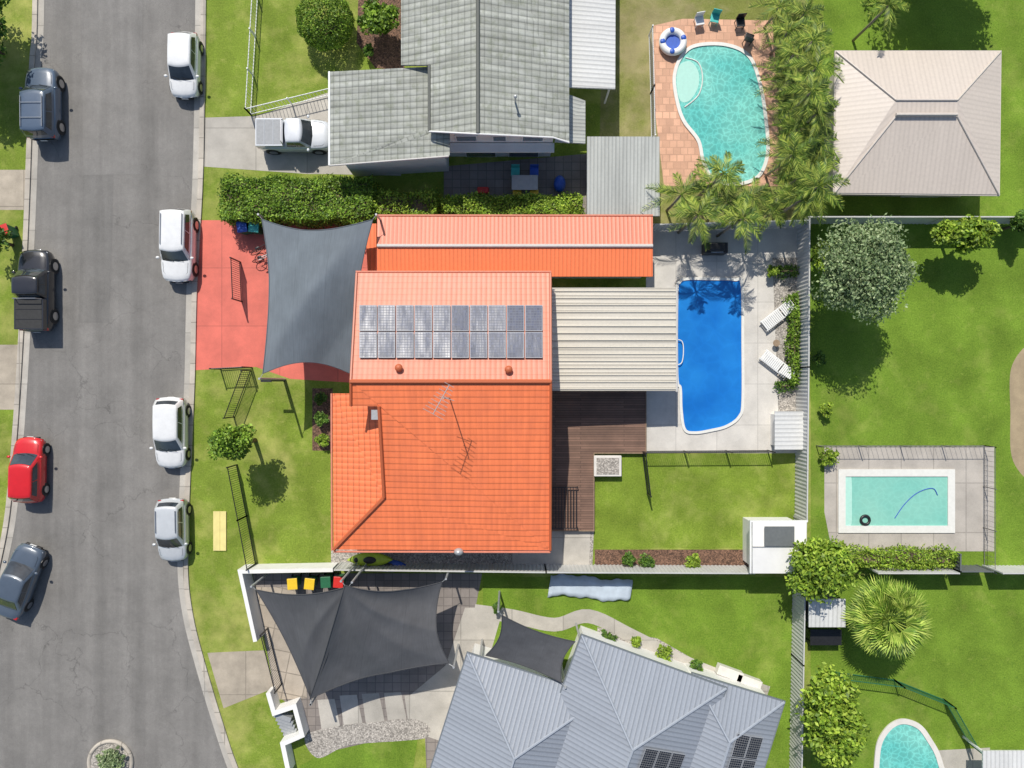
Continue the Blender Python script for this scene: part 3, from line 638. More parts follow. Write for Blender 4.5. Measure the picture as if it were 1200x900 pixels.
# ------------------------------------------------------------------ pools
def pool(pts,label,wmat,cw,cmat,smooth=True,steps=None,n=8):
    w=px2(pts); w=smoothc(w,True,n) if smooth else w
    c=np.mean(np.array(w),0); t=thing('swimming_pool',label,'swimming pool',(c[0],c[1],0))
    MB().sheet(w,.03).build('water',wmat,t); MB().ribbon(w,cw,.0,.09,True).build('coping',cmat,t)
    if steps:
        for s in steps: MB().sheet(smoothc(px2(s),True,6),.036).build('pool_step',M['step'],t)
    return t
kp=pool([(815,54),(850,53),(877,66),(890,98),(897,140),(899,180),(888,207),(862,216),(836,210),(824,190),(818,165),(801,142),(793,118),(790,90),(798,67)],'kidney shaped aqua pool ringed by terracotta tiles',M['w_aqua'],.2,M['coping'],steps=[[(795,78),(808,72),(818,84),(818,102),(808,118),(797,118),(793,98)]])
m=MB(); m.tube([(*q,.05) for q in smoothc(px2([(803,68),(818,74),(823,92),(818,112),(802,126)]),False,6)],.035,5); m.build('step_edge',M['coping'],kp)
pool([(796,331),(804,327),(830,327),(860,328),(869,334),(870,400),(870,470),(866,488),(852,499),(834,504),(814,507),(802,503),(798,480),(797,455),(793,440),(793,345)],'deep blue rectangular pool in the pale terrace',M['w_blue'],.16,M['coping'])
pool([(986,554),(1114,554),(1114,620),(986,620)],'small rectangular aqua pool with a broad white rim',M['w_aqua2'],.42,M['coping'],False,steps=[[(989,557),(997,557),(998,590),(997,616),(989,616),(988,590)]])
pool([(1038,856),(1055,845),(1075,850),(1088,866),(1100,890),(1105,930),(1060,950),(1030,930),(1028,880)],'curved aqua pool cut off by the bottom edge',M['w_aqua'],.3,M['concw'])
MB().sheet(px2([(1085,880),(1160,876),(1160,960),(1110,960)]),2*LV).build('pool_terrace',M['conc'],label='concrete terrace beside the curved pool at the bottom edge',cat='terrace',kind='structure')
c=P(1013,609); MB().torus((c.x,c.y,.10),.25,.08).build('pool_ring',M['black'],smooth=True,label='black inflatable ring floating in the small rectangular pool',cat='pool ring')
m=MB(); m.tube([(*q,.06) for q in smoothc(px2([(1048,607),(1060,590),(1075,577),(1092,572),(1098,580)]),False,6)],.025,5); m.build('pool_hose',M['bluep'],label='dark blue cleaner hose curving in the small rectangular pool',cat='hose')
m=MB(); m.tube([(*q,.2) for q in smoothc(px2([(790,398),(798,400),(800,410),(798,425),(790,428)]),False,6)],.03,6); m.build('pool_handrail',M['whitemetal'],label='small white handrail at the left edge of the blue pool',cat='handrail')
# ------------------------------------------------------------------ sails
def sail(cor,ins,mat,label,ridge=0.0,skip=(),anti=0.0,fan=0.0,nf=3):
    pts=[P(*c) for c in cor]; n=36 if fan else 24
    base=thing('shade_sail',label,'shade sail',(sum(p.x for p in pts)/len(pts),sum(p.y for p in pts)/len(pts),0))
    m=MB(); N=n+1
    A_,B_,C_,D_=pts if len(pts)==4 else (pts[0],pts[1],pts[2],pts[2])
    cen=(A_+B_+C_+D_)/4
    for j in range(N):
        for i in range(N):
            u=i/n;v=j/n; q=(A_*(1-u)+B_*u)*(1-v)+(D_*(1-u)+C_*u)*v
            for e,(k,oth,s1) in enumerate(((1-v,(D_+C_)/2,u),(v,(A_+B_)/2,u),(1-u,(B_+C_)/2,v),(u,(A_+D_)/2,v))):
                q=q+(oth-q)*(ins[e]*4*s1*(1-s1)*k**3*.5) if (oth-q).length>.01 else q
            q.z+=ridge*(1-min(1,abs(u-v)*1.6))*math.sin(math.pi*(u+v)/2)+anti*(1-min(1,abs(u+v-1)*1.6))*math.sin(math.pi*(u-v+1)/2)
            if fan:
                t_=math.atan2(v,u+1e-9)/(math.pi/2); rr=min(1.0,math.hypot(u,v))
                q.z-=fan*abs(math.sin(nf*math.pi*t_))*rr*(1.25-rr)*2
            m.v.append(tuple(q)); m.uv[len(m.v)-1]=(u*3,v*3)
    for j in range(n):
        for i in range(n): m.f.append((j*N+i,(j+1)*N+i,(j+1)*N+i+1,j*N+i+1))
    m.build('cloth',mat,base,smooth=True)
    bd=[m.v[i] for i in range(N)]+[m.v[j*N+n] for j in range(1,N)]+[m.v[n*N+i] for i in range(n-1,-1,-1)]+[m.v[j*N] for j in range(n-1,-1,-1)]
    bd=[b for k,b in enumerate(bd) if k==0 or (Vector(b)-Vector(bd[k-1])).length>.02]
    MB().tube(bd,.03,5).build('hem',mat,base)
    for k,p in enumerate(pts):
        if k in skip: continue
        d=(p-cen); d.z=0; d=d.normalized()*.3; MB().tube([(p.x+d.x,p.y+d.y,0),(p.x+d.x,p.y+d.y,p.z+.15)],.06,10).build('post',M['greymetal'],base)
        MB().tube([p,(p.x+d.x,p.y+d.y,p.z+.05)],.015,5).build('turnbuckle',M['greymetal'],base)
I=.15
sail([(307,257,2.4),(437,257,4.0),(411,438,2.6),(308,438,4.2)],(I,I,I,I*.6),M['sail1'],'grey square shade sail over the red driveway',.0,(),.8)
sail([(409,687,4.5),(300,691,2.6),(364,818,2.8),(364.5,818,2.8)],(.12,.0,-.08,.12),M['sail2'],'left charcoal shade sail of the overlapping pair',0,(),0,.22,2)
sail([(404,686,4.6),(518,682,2.7),(526,778,3.3),(363,819,2.9)],(.14,.16,.02,.16),M['sail2'],'large four cornered charcoal shade sail, right one of the overlapping pair',.7,(3,),0,.32,3)
sail([(588,721,3.6),(674,752,2.9),(658,800,3.2),(569,768,2.6)],(I,I,I,I),M['sail2'],'small charcoal shade sail at the left eave of the blue grey roof')
# ------------------------------------------------------------------ foliage
def leafmesh(cen,out,size,asp=.5):
    n=len(cen); d=rng.normal(size=(n,3)); d[:,2]*=.6; d/=np.linalg.norm(d,axis=1)[:,None]
    o=out+rng.normal(size=(n,3))*.55; s=np.cross(d,o); s/=np.linalg.norm(s,axis=1)[:,None]+1e-9
    l=size*rng.uniform(.6,1.3,size=(n,1)); V=np.stack([cen-d*l/2,cen+s*l*asp/2,cen+d*l/2,cen-s*l*asp/2],1).reshape(-1,3)
    F=np.arange(4*n).reshape(-1,4)
    return V,F
def addleaves(m,V,F): b=len(m.v); m.v+=[tuple(x) for x in V.tolist()]; m.f+=[tuple(int(k)+b for k in f) for f in F.tolist()]
def crownpts(c,r,ncl,nl,inner=.35):
    pts=[];outs=[]
    for i in range(ncl):
        d=rng.normal(size=3); d/=np.linalg.norm(d); d[2]=abs(d[2])*1.0-.25*rng.random()
        k=rng.uniform(.2,.85); cc=np.array(c)+d*np.array(r)*k; rc=min(r)*rng.uniform(.22,.42)*np.array([1,1,.8])
        e=rng.normal(size=(nl,3)); e/=np.linalg.norm(e,axis=1)[:,None]; rad=rng.uniform(.6,1.08,size=(nl,1))
        pts.append(cc+e*rc*rad); outs.append(e*.8+np.array([0,0,.5]))
    ni=ncl*nl//3; e=rng.normal(size=(ni,3)); e/=np.linalg.norm(e,axis=1)[:,None]; e*=rng.uniform(.1,.75,size=(ni,1))
    pts.append(np.array(c)+e*np.array(r)*np.array([1,1,.6])); outs.append(np.tile(np.array([0,0,1.]),(ni,1)))
    return np.concatenate(pts),np.concatenate(outs)
def tree(px,py,rpx,h,label,mat,leafs=.2,ncl=60,nl=110,group=None,name='tree',asp=.55,ry=None,cat='tree'):
    zc=h*.62; c=P(px,py,zc); r=rpx/PPM*(HC-zc)/HC; ryy=(ry or rpx)/PPM*(HC-zc)/HC; rz=h-zc
    t=thing(name,label,cat,(c.x,c.y,0),group)
    m=MB(); m.tube([(c.x,c.y,0),(c.x+.05,c.y,zc*.5),(c.x,c.y+.03,zc)],.05+h*.018,8,.03+h*.008)
    for k in range(6):
        a=k*1.05+random.random()*.5; m.tube([(c.x,c.y,zc*.55),(c.x+math.cos(a)*r*.35,c.y+math.sin(a)*ryy*.35,zc*.9),(c.x+math.cos(a)*r*.7,c.y+math.sin(a)*ryy*.7,zc+rz*.2)],.02+h*.007,6,.012)
    m.build('trunk',M['bark'],t,smooth=True)
    p,o=crownpts((c.x,c.y,zc),(r,ryy,rz),ncl,nl); V,F=leafmesh(p,o,leafs,asp); V[:,2]=np.maximum(V[:,2],.05)
    m=MB(); addleaves(m,V,F); m.build('crown',mat,t); return t
def shrub(px,py,rpx,h,label,mat,leafs=.14,ncl=16,nl=70,ry=None,group=None,cat='shrub'):
    return tree(px,py,rpx,h,label,mat,leafs,ncl,nl,group,'shrub',.5,ry,cat)
def ballbush(px,py,rpx,h,label,mat):
    zc=h*.5; c=P(px,py,zc); r=rpx/PPM*(HC-zc)/HC
    t=thing('shrub',label,'bush',(c.x,c.y,0)); m=MB(); m.tube([(c.x,c.y,0),(c.x,c.y,zc)],.1,8); 
    for k in range(7): m.tube([(c.x,c.y,.2),(c.x+math.cos(k*.9)*r*.7,c.y+math.sin(k*.9)*r*.7,zc)],.04,5)
    m.build('trunk',M['bark'],t)
    n=11000; e=rng.normal(size=(n,3)); e/=np.linalg.norm(e,axis=1)[:,None]; wob=1+.035*np.sin(e[:,0]*9)*np.cos(e[:,1]*8+e[:,2]*5)
    p=np.array([c.x,c.y,zc])+e*np.array([r,r,zc])*(wob*rng.uniform(.9,1.02,n))[:,None]; V,F=leafmesh(p,e,.13); V[:,2]=np.maximum(V[:,2],.03)
    m=MB(); addleaves(m,V,F); m.build('crown',mat,t)
def hedge(pts,h,label,mat,dens=420,bulge=.12):
    w=[Vector(q) for q in px2(pts,h)]; xs=[q.x for q in w]; ys=[q.y for q in w]; x0,x1,y0,y1=min(xs),max(xs),min(ys),max(ys)
    t=thing('hedge',label,'hedge',((x0+x1)/2,(y0+y1)/2,0))
    MB().box(((x0+x1)/2,(y0+y1)/2,h*.42),(max(.1,x1-x0-.5),max(.1,y1-y0-.5),h*.8)).build('branches',M['bark'],t)
    m=MB(); A_=(x1-x0)*(y1-y0)
    n=int(A_*dens); p=np.stack([rng.uniform(x0,x1,n),rng.uniform(y0,y1,n),np.full(n,h)],1)
    p[:,1]+=np.sin(p[:,0]*1.3)*.08
    wob=np.sin(p[:,0]*2.1)*np.cos(p[:,1]*2.7+p[:,0])*bulge+rng.normal(size=n)*.06; p[:,2]+=wob-.1
    V,F=leafmesh(p,np.tile(np.array([0,0,1.]),(n,1)),.16); addleaves(m,V,F)
    for (ax,val,lo,hi,nr) in ((1,y0,x0,x1,(0,-1,.3)),(1,y1,x0,x1,(0,1,.3)),(0,x0,y0,y1,(-1,0,.3)),(0,x1,y0,y1,(1,0,.3))):
        n=int((hi-lo)*h*dens*.5); a=rng.uniform(lo,hi,n); z=rng.uniform(.05,h,n); o=val+rng.normal(size=n)*.09+np.sin(a*2.3)*.1
        p=np.stack([a,o,z],1) if ax==1 else np.stack([o,a,z],1)
        V,F=leafmesh(p,np.tile(np.array(nr,float),(n,1)),.16); addleaves(m,V,F)
    m.build('foliage',mat,t); return t
hedge([(258,208),(436,256)],1.8,'large clipped hedge above the red driveway',M['lf_hedge'],bulge=.2)
hedge([(437,224),(512,251)],1.5,'looser middle stretch of hedge above the orange carport',M['lf_bright'],260,.25)
hedge([(521,229),(683,251)],1.8,'narrow clipped hedge at the right above the orange carport',M['lf_bright'])
hedge([(990,648),(1122,666)],1.4,'low bright hedge below the small rectangular pool',M['lf_bright'],300,.2)
hedge([(928,345),(937,450)],.8,'thin hedge behind the two sun loungers',M['lf_hedge'],350)
hedge([(912,312),(935,322)],.5,'tiny low hedge at the upper end of the lounger garden strip',M['lf_dark'],350)
hedge([(912,448),(932,456)],.5,'tiny low hedge at the lower end of the lounger garden strip',M['lf_dark'],350)
ballbush(381,24,33,2.6,'round clipped bush on the upper left lawn',M['lf_hedge'])
shrub(444,22,26,2.4,'spiky dark bush in the bed beside the grey tiled roof',M['lf_hedge'],.26,40,80); shrub(432,60,9,.8,'small plant low in the bed beside the grey tiled roof',M['lf_dark'],.2,8,40)
tree(275,521,25,5.0,'young leafy tree on the front lawn by the black railing',M['lf_hedge'],.2,60,100)
tree(1012,318,62,6.8,'large grey green olive tree on the large lawn',M['lf_olive'],.18,150,190)
tree(966,298,20,2.8,'small bright bush left of the olive tree',M['lf_bright'],.2,36,80)
tree(1130,275,42,3.6,'low spreading bright green tree under the grey fence',M['lf_bright'],.24,110,70,ry=20)
tree(960,662,40,4.8,'bright bushy tree at the corner of the white shed',M['lf_bright'],.24,100,100)
tree(975,842,38,5.0,'bright broad leafed tree at the bottom beside the pale fence',M['lf_bright'],.28,95,90,ry=62)
tree(-34,40,58,4.0,'dark tree at the upper left edge of the picture',M['lf_dark'],.25,110,110,ry=80)
tree(1130,-85,90,7,'tree beyond the top edge shading the upper right lawn',M['lf_dark'],.3,90,120)
tree(1195,262,14,2.6,'dark bush at the right edge by the grey fence',M['lf_dark'],.2,20,60)
tree(-12,280,22,3,'bush at the left edge between the two driveways',M['lf_dark'],.2,20,60)
for a,b_,r_,l in ((376,466,9,'small shrub at the top of the bed left of the orange roof'),(375,490,11,'middle shrub in the bed left of the orange roof'),(378,516,10,'bottom shrub in the bed left of the orange roof'),
  (735,655,11,'left plant in the mulch bed'),(757,657,13,'second plant in the mulch bed'),(812,661,14,'right round plant in the mulch bed'),
  (968,480,10,'flat shrub at the left edge of the large lawn'),(972,536,16,'low shrub above the small rectangular pool'),(960,420,9,'tiny shrub by the fence right of the loungers'),
  (712,748,11,'leftmost plant in the pebble bed'),(745,752,8,'second plant in the pebble bed'),(778,768,16,'big leafy plant in the pebble bed'),(815,781,11,'rightmost plant in the pebble bed'),(583,711,7,'small green plant at the start of the curved path'),
  (905,318,8,'tall plant at the top of the lounger strip')):
    shrub(a,b_,r_,.9,l,M['lf_dark'] if r_%2 else M['lf_bright'],.17,14,55)
def palm(px,py,h,L,label,group,nf=15,mat=None,loft=.9):
    zc=h+.3; c=P(px,py,zc); t=thing('palm_tree',label,'palm',(c.x,c.y,0),group)
    MB().tube([(c.x,c.y,0),(c.x+.04,c.y,h*.5),(c.x,c.y,h)],.08,8,.06).build('trunk',M['palmbark'],t,smooth=True)
    m=MB()
    for k in range(nf):
        a=k*2.4+random.random()*.4; el=random.uniform(-.1,loft); LL=L*random.uniform(.7,1.2)
        def sp(q): return Vector((c.x+math.cos(a)*LL*q*math.cos(el*.6),c.y+math.sin(a)*LL*q*math.cos(el*.6),h+LL*(math.sin(el)*q-.75*q*q)))
        m.tube([sp(q/6) for q in range(7)],.022,4,.006)
        sd=Vector((-math.sin(a),math.cos(a),0)); fw=Vector((math.cos(a),math.sin(a),0))
        for i in range(20):
            q=.14+.86*i/19; b0=sp(q); ll=.44*L/2*math.sin(math.pi*min(1,(q*.8+.15)))**.6+.08
            for s in (-1,1):
                tip=b0+(sd*s*.75+fw*.85+Vector((0,0,random.uniform(-.5,.1)))).normalized()*ll
                md=b0.lerp(tip,.45); w=fw*.028
                m.add([b0-w*.5,md-w,tip,md+w,b0+w*.5],[(0,1,2,3,4)])
    m.build('crown',mat or M['lf_palm'],t); return t
PR=[(916,4),(946,12),(926,34),(956,44),(934,60),(960,76),(928,90),(954,104),(934,122),(960,130),(938,148),(960,162),(932,178),(956,188),(938,206),(962,216),(942,232)]
ordn=['first','second','third','fourth','fifth','sixth','seventh','eighth','ninth','tenth','eleventh','twelfth','thirteenth','fourteenth','fifteenth','sixteenth','seventeenth','eighteenth']
PR.sort(key=lambda p:p[1])
for i,(a,b_) in enumerate(PR): palm(a,b_,random.uniform(2.0,5.0),random.uniform(1.35,1.75),'cane palm, %s from the top in the column right of the kidney pool'%ordn[i],'cane palms beside the kidney pool',12)
PB=[(800,226),(834,214),(820,250),(856,236),(850,200),(882,228),(872,254),(908,242)]
PB.sort()
for i,(a,b_) in enumerate(PB): palm(a,b_,random.uniform(2.8,5.0),random.uniform(1.3,1.75),'feathery palm, %s from the left just above the blue pool terrace'%ordn[i],'feathery palms above the blue pool terrace',11)
palm(1045,2,4,1.4,'single palm at the top edge over the tan hip roof lawn',None,12)
# fan palm
def fanpalm(px,py,rpx,h,label):
    c=P(px,py,h); t=thing('palm_tree',label,'palm',(c.x,c.y,0)); MB().tube([(c.x,c.y,0),(c.x,c.y,h-.3)],.2,10,.16).build('trunk',M['palmbark'],t,smooth=True)
    m=MB(); Rr=rpx/PPM*.93
    for k in range(95):
        a=k*2.39996+random.uniform(-.2,.2); el=random.uniform(-.5,1.25); d=Vector((math.cos(a)*math.cos(el),math.sin(a)*math.cos(el),math.sin(el)*.7))
        b0=Vector((c.x,c.y,h-.2)); hub=b0+d*Rr*random.uniform(.42,.6); m.tube([b0,hub],.02,4)
        side=d.cross(Vector((0,0,1))).normalized() if abs(d.z)<.95 else Vector((1,0,0)); upv=side.cross(d)
        for q in range(18):
            th_=-1.3+2.6*q/17; dir_=(d*math.cos(th_)+side*math.sin(th_)).normalized(); ll=Rr*.48*random.uniform(.85,1.05); tip=hub+dir_*ll+Vector((0,0,-.14*ll)); md=hub+dir_*ll*.55; w=dir_.cross(upv).normalized()*.042
            m.add([hub,md-w+upv*.02,tip,md+w],[(0,1,2,3)])
    m.build('crown',M['lf_fan'],t)
fanpalm(1044,727,51,2.8,'round yellow green fan palm on the lower right lawn')
# roundabout island
c=P(130,893); isl=thing('traffic_island','small round kerbed island with grey shrub at the bottom of the street','traffic island',(c.x,c.y,0))
MB().torus((c.x,c.y,.05),1.25,.12,32,8).build('kerb_ring',M['kerb'],isl,smooth=True); MB().cyl((c.x,c.y,.0),1.2,.08,28).build('mulch_fill',M['gravel'],isl)
shrub(130,892,22,.7,'grey green groundcover shrub on the round traffic island',M['lf_olive'],.16,44,60)
# ------------------------------------------------------------------ vehicles
def car(px,py,head,L,W,Hh,mat,label,kind='hatch',group='cars parked along the kerb',name='parked_car',cat='car',rails=False,cover=None):
    t=thing(name,label,cat,(0,0,0),group)
    zb=.92 if kind!='suv' else 1.02
    if kind=='ute': zb=1.02
    hw0=W/2
    st=[-1,-.985,-.93,-.8,-.55,-.3,0,.3,.5,.65,.8,.92,.98,1.0]
    m=MB(); secs=[]
    nose=.72 if kind in('hatch','sedan') else .9
    tail={'hatch':.88,'sedan':.95,'suv':.98,'ute':.95}[kind]
    for s in st:
        x=s*L/2; ends=abs(s)**7
        hw=hw0*(1-.19*ends)
        if s>.35: zt=zb+(nose-zb)*((s-.35)/.65)**1.5
        elif s<-.7: zt=zb+(tail-zb)*((-s-.7)/.3)
        else: zt=zb
        e=max(0,(abs(s)-.95)/.05); zt-=.16*e*e; low=.22+.12*e
        bowx=(-.13 if s>0 else .08)*max(0,(abs(s)-.6)/.4)
        secs.append([(x+bowx*1.0,hw*.84,low),(x+bowx*1.0,hw*.97,low+.08),(x+bowx,hw,.5),(x+bowx,hw*.99,zt-.17),(x+bowx*.9,hw*.955,zt-.07),(x+bowx*.6,hw*.86,zt-.01),(x+bowx*.2,hw*.45,zt+.025),(x,0,zt+.035)])
    n=len(secs[0])
    for sct in secs:
        full=sct+[(a,-b,c_) for a,b,c_ in sct[-2::-1]]; m.v+=full
    k=2*n-1
    for i in range(len(secs)-1):
        for j in range(k-1): m.f.append((i*k+j,i*k+j+1,(i+1)*k+j+1,(i+1)*k+j))
        m.f.append((i*k+k-1,i*k,(i+1)*k,(i+1)*k+k-1))
    m.f.append(tuple(range(k))); m.f.append(tuple(range((len(secs)-1)*k,len(secs)*k))[::-1])
    m.build('body',mat,t,smooth=True)
    if kind=='hatch': xr0,xr1,xf1,xf0=-.46*L,-.38*L,.07*L,.24*L
    elif kind=='sedan': xr0,xr1,xf1,xf0=-.36*L,-.2*L,.08*L,.24*L
    elif kind=='suv': xr0,xr1,xf1,xf0=-.475*L,-.43*L,.08*L,.21*L
    else: xr0,xr1,xf1,xf0=-.10*L,-.05*L,.13*L,.24*L
    hb,ht=hw0*.90,hw0*.76
    zr=Hh-.06; bow=.12
    def ring(t_,ns=8):
        hwv=hb+(ht-hb)*t_**1.15; z=zb-.04+(zr-zb+.04)*t_; xf=xf0+(xf1-xf0)*t_; xr=xr0+(xr1-xr0)*t_; out=[]
        for i in range(ns+1): s=-1+2*i/ns; out.append((xf+bow*(1-s*s)-.0,s*hwv,z))
        for i in range(1,5): out.append((xf+(xr-xf)*i/5,hwv*(1+.025*math.sin(math.pi*i/5)),z))
        for i in range(ns+1): s=1-2*i/ns; out.append((xr-bow*.6*(1-s*s),s*hwv,z))
        for i in range(1,5): out.append((xr+(xf-xr)*i/5,-hwv*(1+.025*math.sin(math.pi*i/5)),z))
        return out
    m=MB(); rings=[ring(q) for q in (0,.25,.5,.75,.93,1)]
    top=rings[-1]; cx=(xf1+xr1)/2
    for f_,dz in ((.95,.028),(.8,.045),(.5,.058),(.15,.062)): rings.append([(cx+(a-cx)*f_,b*f_,zr+dz) for a,b,c_ in top])
    k=len(top)
    for r_ in rings: m.v+=r_
    for i in range(len(rings)-1):
        for j in range(k): m.f.append((i*k+j,i*k+(j+1)%k,(i+1)*k+(j+1)%k,(i+1)*k+j))
    m.f.append(tuple(range((len(rings)-1)*k,len(rings)*k)))
    m.build('cabin',mat,t,smooth=True)
    def surfpt(face,s,t_):
        hwv=hb+(ht-hb)*t_**1.15; z=zb-.04+(zr-zb+.04)*t_; xf=xf0+(xf1-xf0)*t_; xr=xr0+(xr1-xr0)*t_
        if face=='f': return (xf+bow*(1-s*s)+.012,s*hwv,z+.012)
        if face=='r': return (xr-bow*.6*(1-s*s)-.012,s*hwv,z+.012)
        sg=1 if face=='l' else -1; u=(s+1)/2; x=xr+(xf-xr)*u
        return (x,sg*(hwv*(1+.025*math.sin(math.pi*u))+.012),z+.006)
    def patch(nm,face,s0,s1,t0,t1,t0b=None):
        m=MB(); a=9;b_=5
        for j in range(b_):
            for i in range(a): m.v.append(surfpt(face,s0+(s1-s0)*i/(a-1),t0+(t1-t0)*j/(b_-1)))
        for j in range(b_-1):
            for i in range(a-1): m.f.append((j*a+i,j*a+i+1,(j+1)*a+i+1,(j+1)*a+i))
        m.build(nm,M['glass'],t,smooth=True)
    patch('windscreen','f',-.90,.90,.05,.93); patch('rear_window','r',-.8,.8,.35 if kind in('hatch','suv') else .12,.9)
    for fc in 'lq':
        if kind=='ute': patch('side_window',fc,-.85,.0,.25,.84); patch('side_window',fc,.06,.82,.25,.84)
        else: patch('side_window',fc,-.82,-.05,.25,.84); patch('side_window',fc,.0,.82,.25,.84)
    wr=.32 if kind in('hatch','sedan') else .38
    for sx in (-.30*L,.31*L):
        for sy in (-1,1):
            y=sy*(hw0-.10)
            w=MB(); w.tube([(sx,y-.11,wr),(sx,y+.11,wr)],wr,20); wo=w.build('wheel',M['tyre'],t)
            MB().tube([(sx,y+sy*.112,wr),(sx,y+sy*.122,wr)],wr*.62,16).build('rim',M['rim'],wo)
            a=MB(); a.tube([(sx,sy*(hw0-.03),wr+.02),(sx,sy*(hw0-.004),wr+.02)],wr+.06,20); a.build('wheel_arch',M['black'],t)
    for sy in (-1,1):
        m=MB(); m.ell((L/2-.27,sy*hw0*.68,nose-.11),(.16,.15,.075)); m.build('headlight',M['lampc'],t,smooth=True)
        m=MB(); m.box((-L/2+.16,sy*hw0*.76,tail-.12),(.16,.2,.16)); m.build('tail_light',M['lampr'],t,bevel=.02)
        m=MB(); m.ell((xf0-.12,sy*(hw0+.08),zb+.08),(.08,.11,.07)); m.build('wing_mirror',mat,t,smooth=True)
    MB().box((L/2-.05,0,.42),(.10,W*.55,.20)).build('grille',M['black'],t,bevel=.02)
    for sx in (L/2+.02,-L/2-.005): MB().box((sx,0,.52 if sx>0 else .6),(.02,.38,.12)).build('number_plate',M['white'],t)
    g_=MB(); hoodx=xf0+.14
    for sy in (-1,1): g_.tube([(hoodx,sy*hw0*.80,zb+.008),(hoodx+(L/2-hoodx)*.5,sy*hw0*.76,zb-.02+ (nose-zb)*.30+.0),(L/2-.36,sy*hw0*.60,nose+.04)],.007,4)
    g_.build('bonnet_seam',M['black'],t)
    w_=MB(); w_.tube([(xf0+.10,-.05,zb+.06),(xf0-.05,-.55,zb+.13)],.012,4); w_.tube([(xf0+.08,.5,zb+.06),(xf0+.0,-.0,zb+.12)],.012,4); w_.build('wiper',M['black'],t)
    if rails:
        for sy in (-1,1): MB().tube([(xr1+.15,sy*ht*.88,zr+.09),(xf1-.25,sy*ht*.88,zr+.09)],.025,6).build('roof_rail',M['rim'],t)
        if rails==2:
            for q in (.3,.7): MB().tube([(xr1+(xf1-xr1)*q,-ht*.88,zr+.12),(xr1+(xf1-xr1)*q,ht*.88,zr+.12)],.02,6).build('cross_bar',M['rim'],t)
    if kind=='ute':
        x0,x1=-L/2+.12,xr0-.06
        mm=MB()
        for sy in (-1,1): mm.box(((x0+x1)/2,sy*(hw0*.9-.04),zb+.12),(x1-x0,.08,.34))
        mm.box((x0+.03,0,zb+.12),(.07,W*.84,.34)); mm.box((x1-.03,0,zb+.12),(.07,W*.84,.34)); mm.build('tray_wall',mat,t,bevel=.015)
        MB().box(((x0+x1)/2,0,zb+.27),(x1-x0-.1,W*.82,.05)).build('tray_cover',cover or M['rubber'],t,bevel=.02)
        for q in (.33,.66): MB().tube([(x0+(x1-x0)*q,-W*.40,zb+.3),(x0+(x1-x0)*q,W*.40,zb+.3)],.015,5).build('cover_bow',mat,t)
        hb_=MB(); hb_.tube([(x1+.0,-hw0*.8,zb+.3),(x1+.0,-hw0*.7,Hh-.05),(x1+.0,hw0*.7,Hh-.05),(x1+.0,hw0*.8,zb+.3)],.03,6); hb_.build('sports_bar',M['rim'] if not rails else M['black'],t)
    p=P(px,py,.7); t.location=(p.x,p.y,.012); t.rotation_euler=(0,0,R(head)); return t
pw=paint('white car paint',(.76,.76,.75)); ps=paint('silver car paint',(.58,.60,.61),.15); pn=paint('navy car paint',(.075,.11,.165),.0,.35); pk=paint('black car paint',(.022,.022,.026)); pr=paint('red car paint',(.62,.012,.014)); pd=paint('slate blue car paint',(.085,.11,.145),.1); psv=paint('silver pickup paint',(.66,.68,.70),.1)
car(50,122,90.5,4.15,1.80,1.70,pn,'dark navy four wheel drive with roof rails at the upper left kerb','suv',rails=2)
car(42,341,90,4.75,1.85,1.75,pk,'black pickup with a covered tray at the left kerb','ute',name='parked_pickup',cat='pickup')
car(33,551,89,3.8,1.68,1.48,pr,'red hatchback parked at the left kerb')
car(22,681,70,4.3,1.75,1.42,pd,'slate blue sedan parked askew at the lower left','sedan')
car(216,76,-91,3.75,1.66,1.48,pw,'white hatchback nearest the top of the street')
car(209,288,-91,4.2,1.80,1.62,pw,'white car with roof rails parked beside the red driveway','suv',rails=1)
car(200,507,-90,4.1,1.76,1.48,pw,'white hatchback parked beside the young lawn tree')
car(202,621,-89,3.65,1.66,1.5,ps,'silver small car, lowest of those on the house side',rails=1)
car(345,159,0,4.3,1.75,1.68,psv,'silver pickup with a grey tray cover parked in the grey concrete driveway','ute',name='parked_pickup',cat='pickup',group='vehicle in the driveway',cover=M['greycover'])
# ------------------------------------------------------------------ small things
def bin_(px,py,lid,label,rz=0,body=None):
    c=P(px,py,.9); t=thing('wheelie_bin',label,'bin',(0,0,0),'wheelie bins')
    MB().box((0,0,.5),(.46,.5,.9),0,1.15).build('bin_body',body or M['green'],t,bevel=.02); m=MB(); m.box((0,.0,.985),(.58,.64,.06)); m.build('lid',lid,t,bevel=.025)
    MB().tube([(-.25,.34,.93),(.25,.34,.93)],.02,6).build('handle',M['black'],t)
    for s in (-.25,.25): MB().tube([(s-.03,.26,.1),(s+.03,.26,.1)],.1,12).build('wheel',M['tyre'],t)
    t.location=(c.x,c.y,0); t.rotation_euler=(0,0,R(rz))
bin_(284,266,M['bluep'],'blue lidded bin left of the pair on the red driveway',8); bin_(298,266,M['teal'],'turquoise lidded bin right of the pair on the red driveway',-5)
bin_(343,684,M['yellow'],'yellow lidded bin, far left in the row above the charcoal sails',4); bin_(363,684,M['yellow'],'yellow lidded bin beside the green lidded one above the charcoal sails',-6); bin_(382,682,M['green'],'green lidded bin in the row above the charcoal sails',3); bin_(397,682,M['redp'],'red lidded bin, far right in the row above the charcoal sails',-4)
bin_(5,270,M['redp'],'red lidded bin by itself at the left edge verge',20)
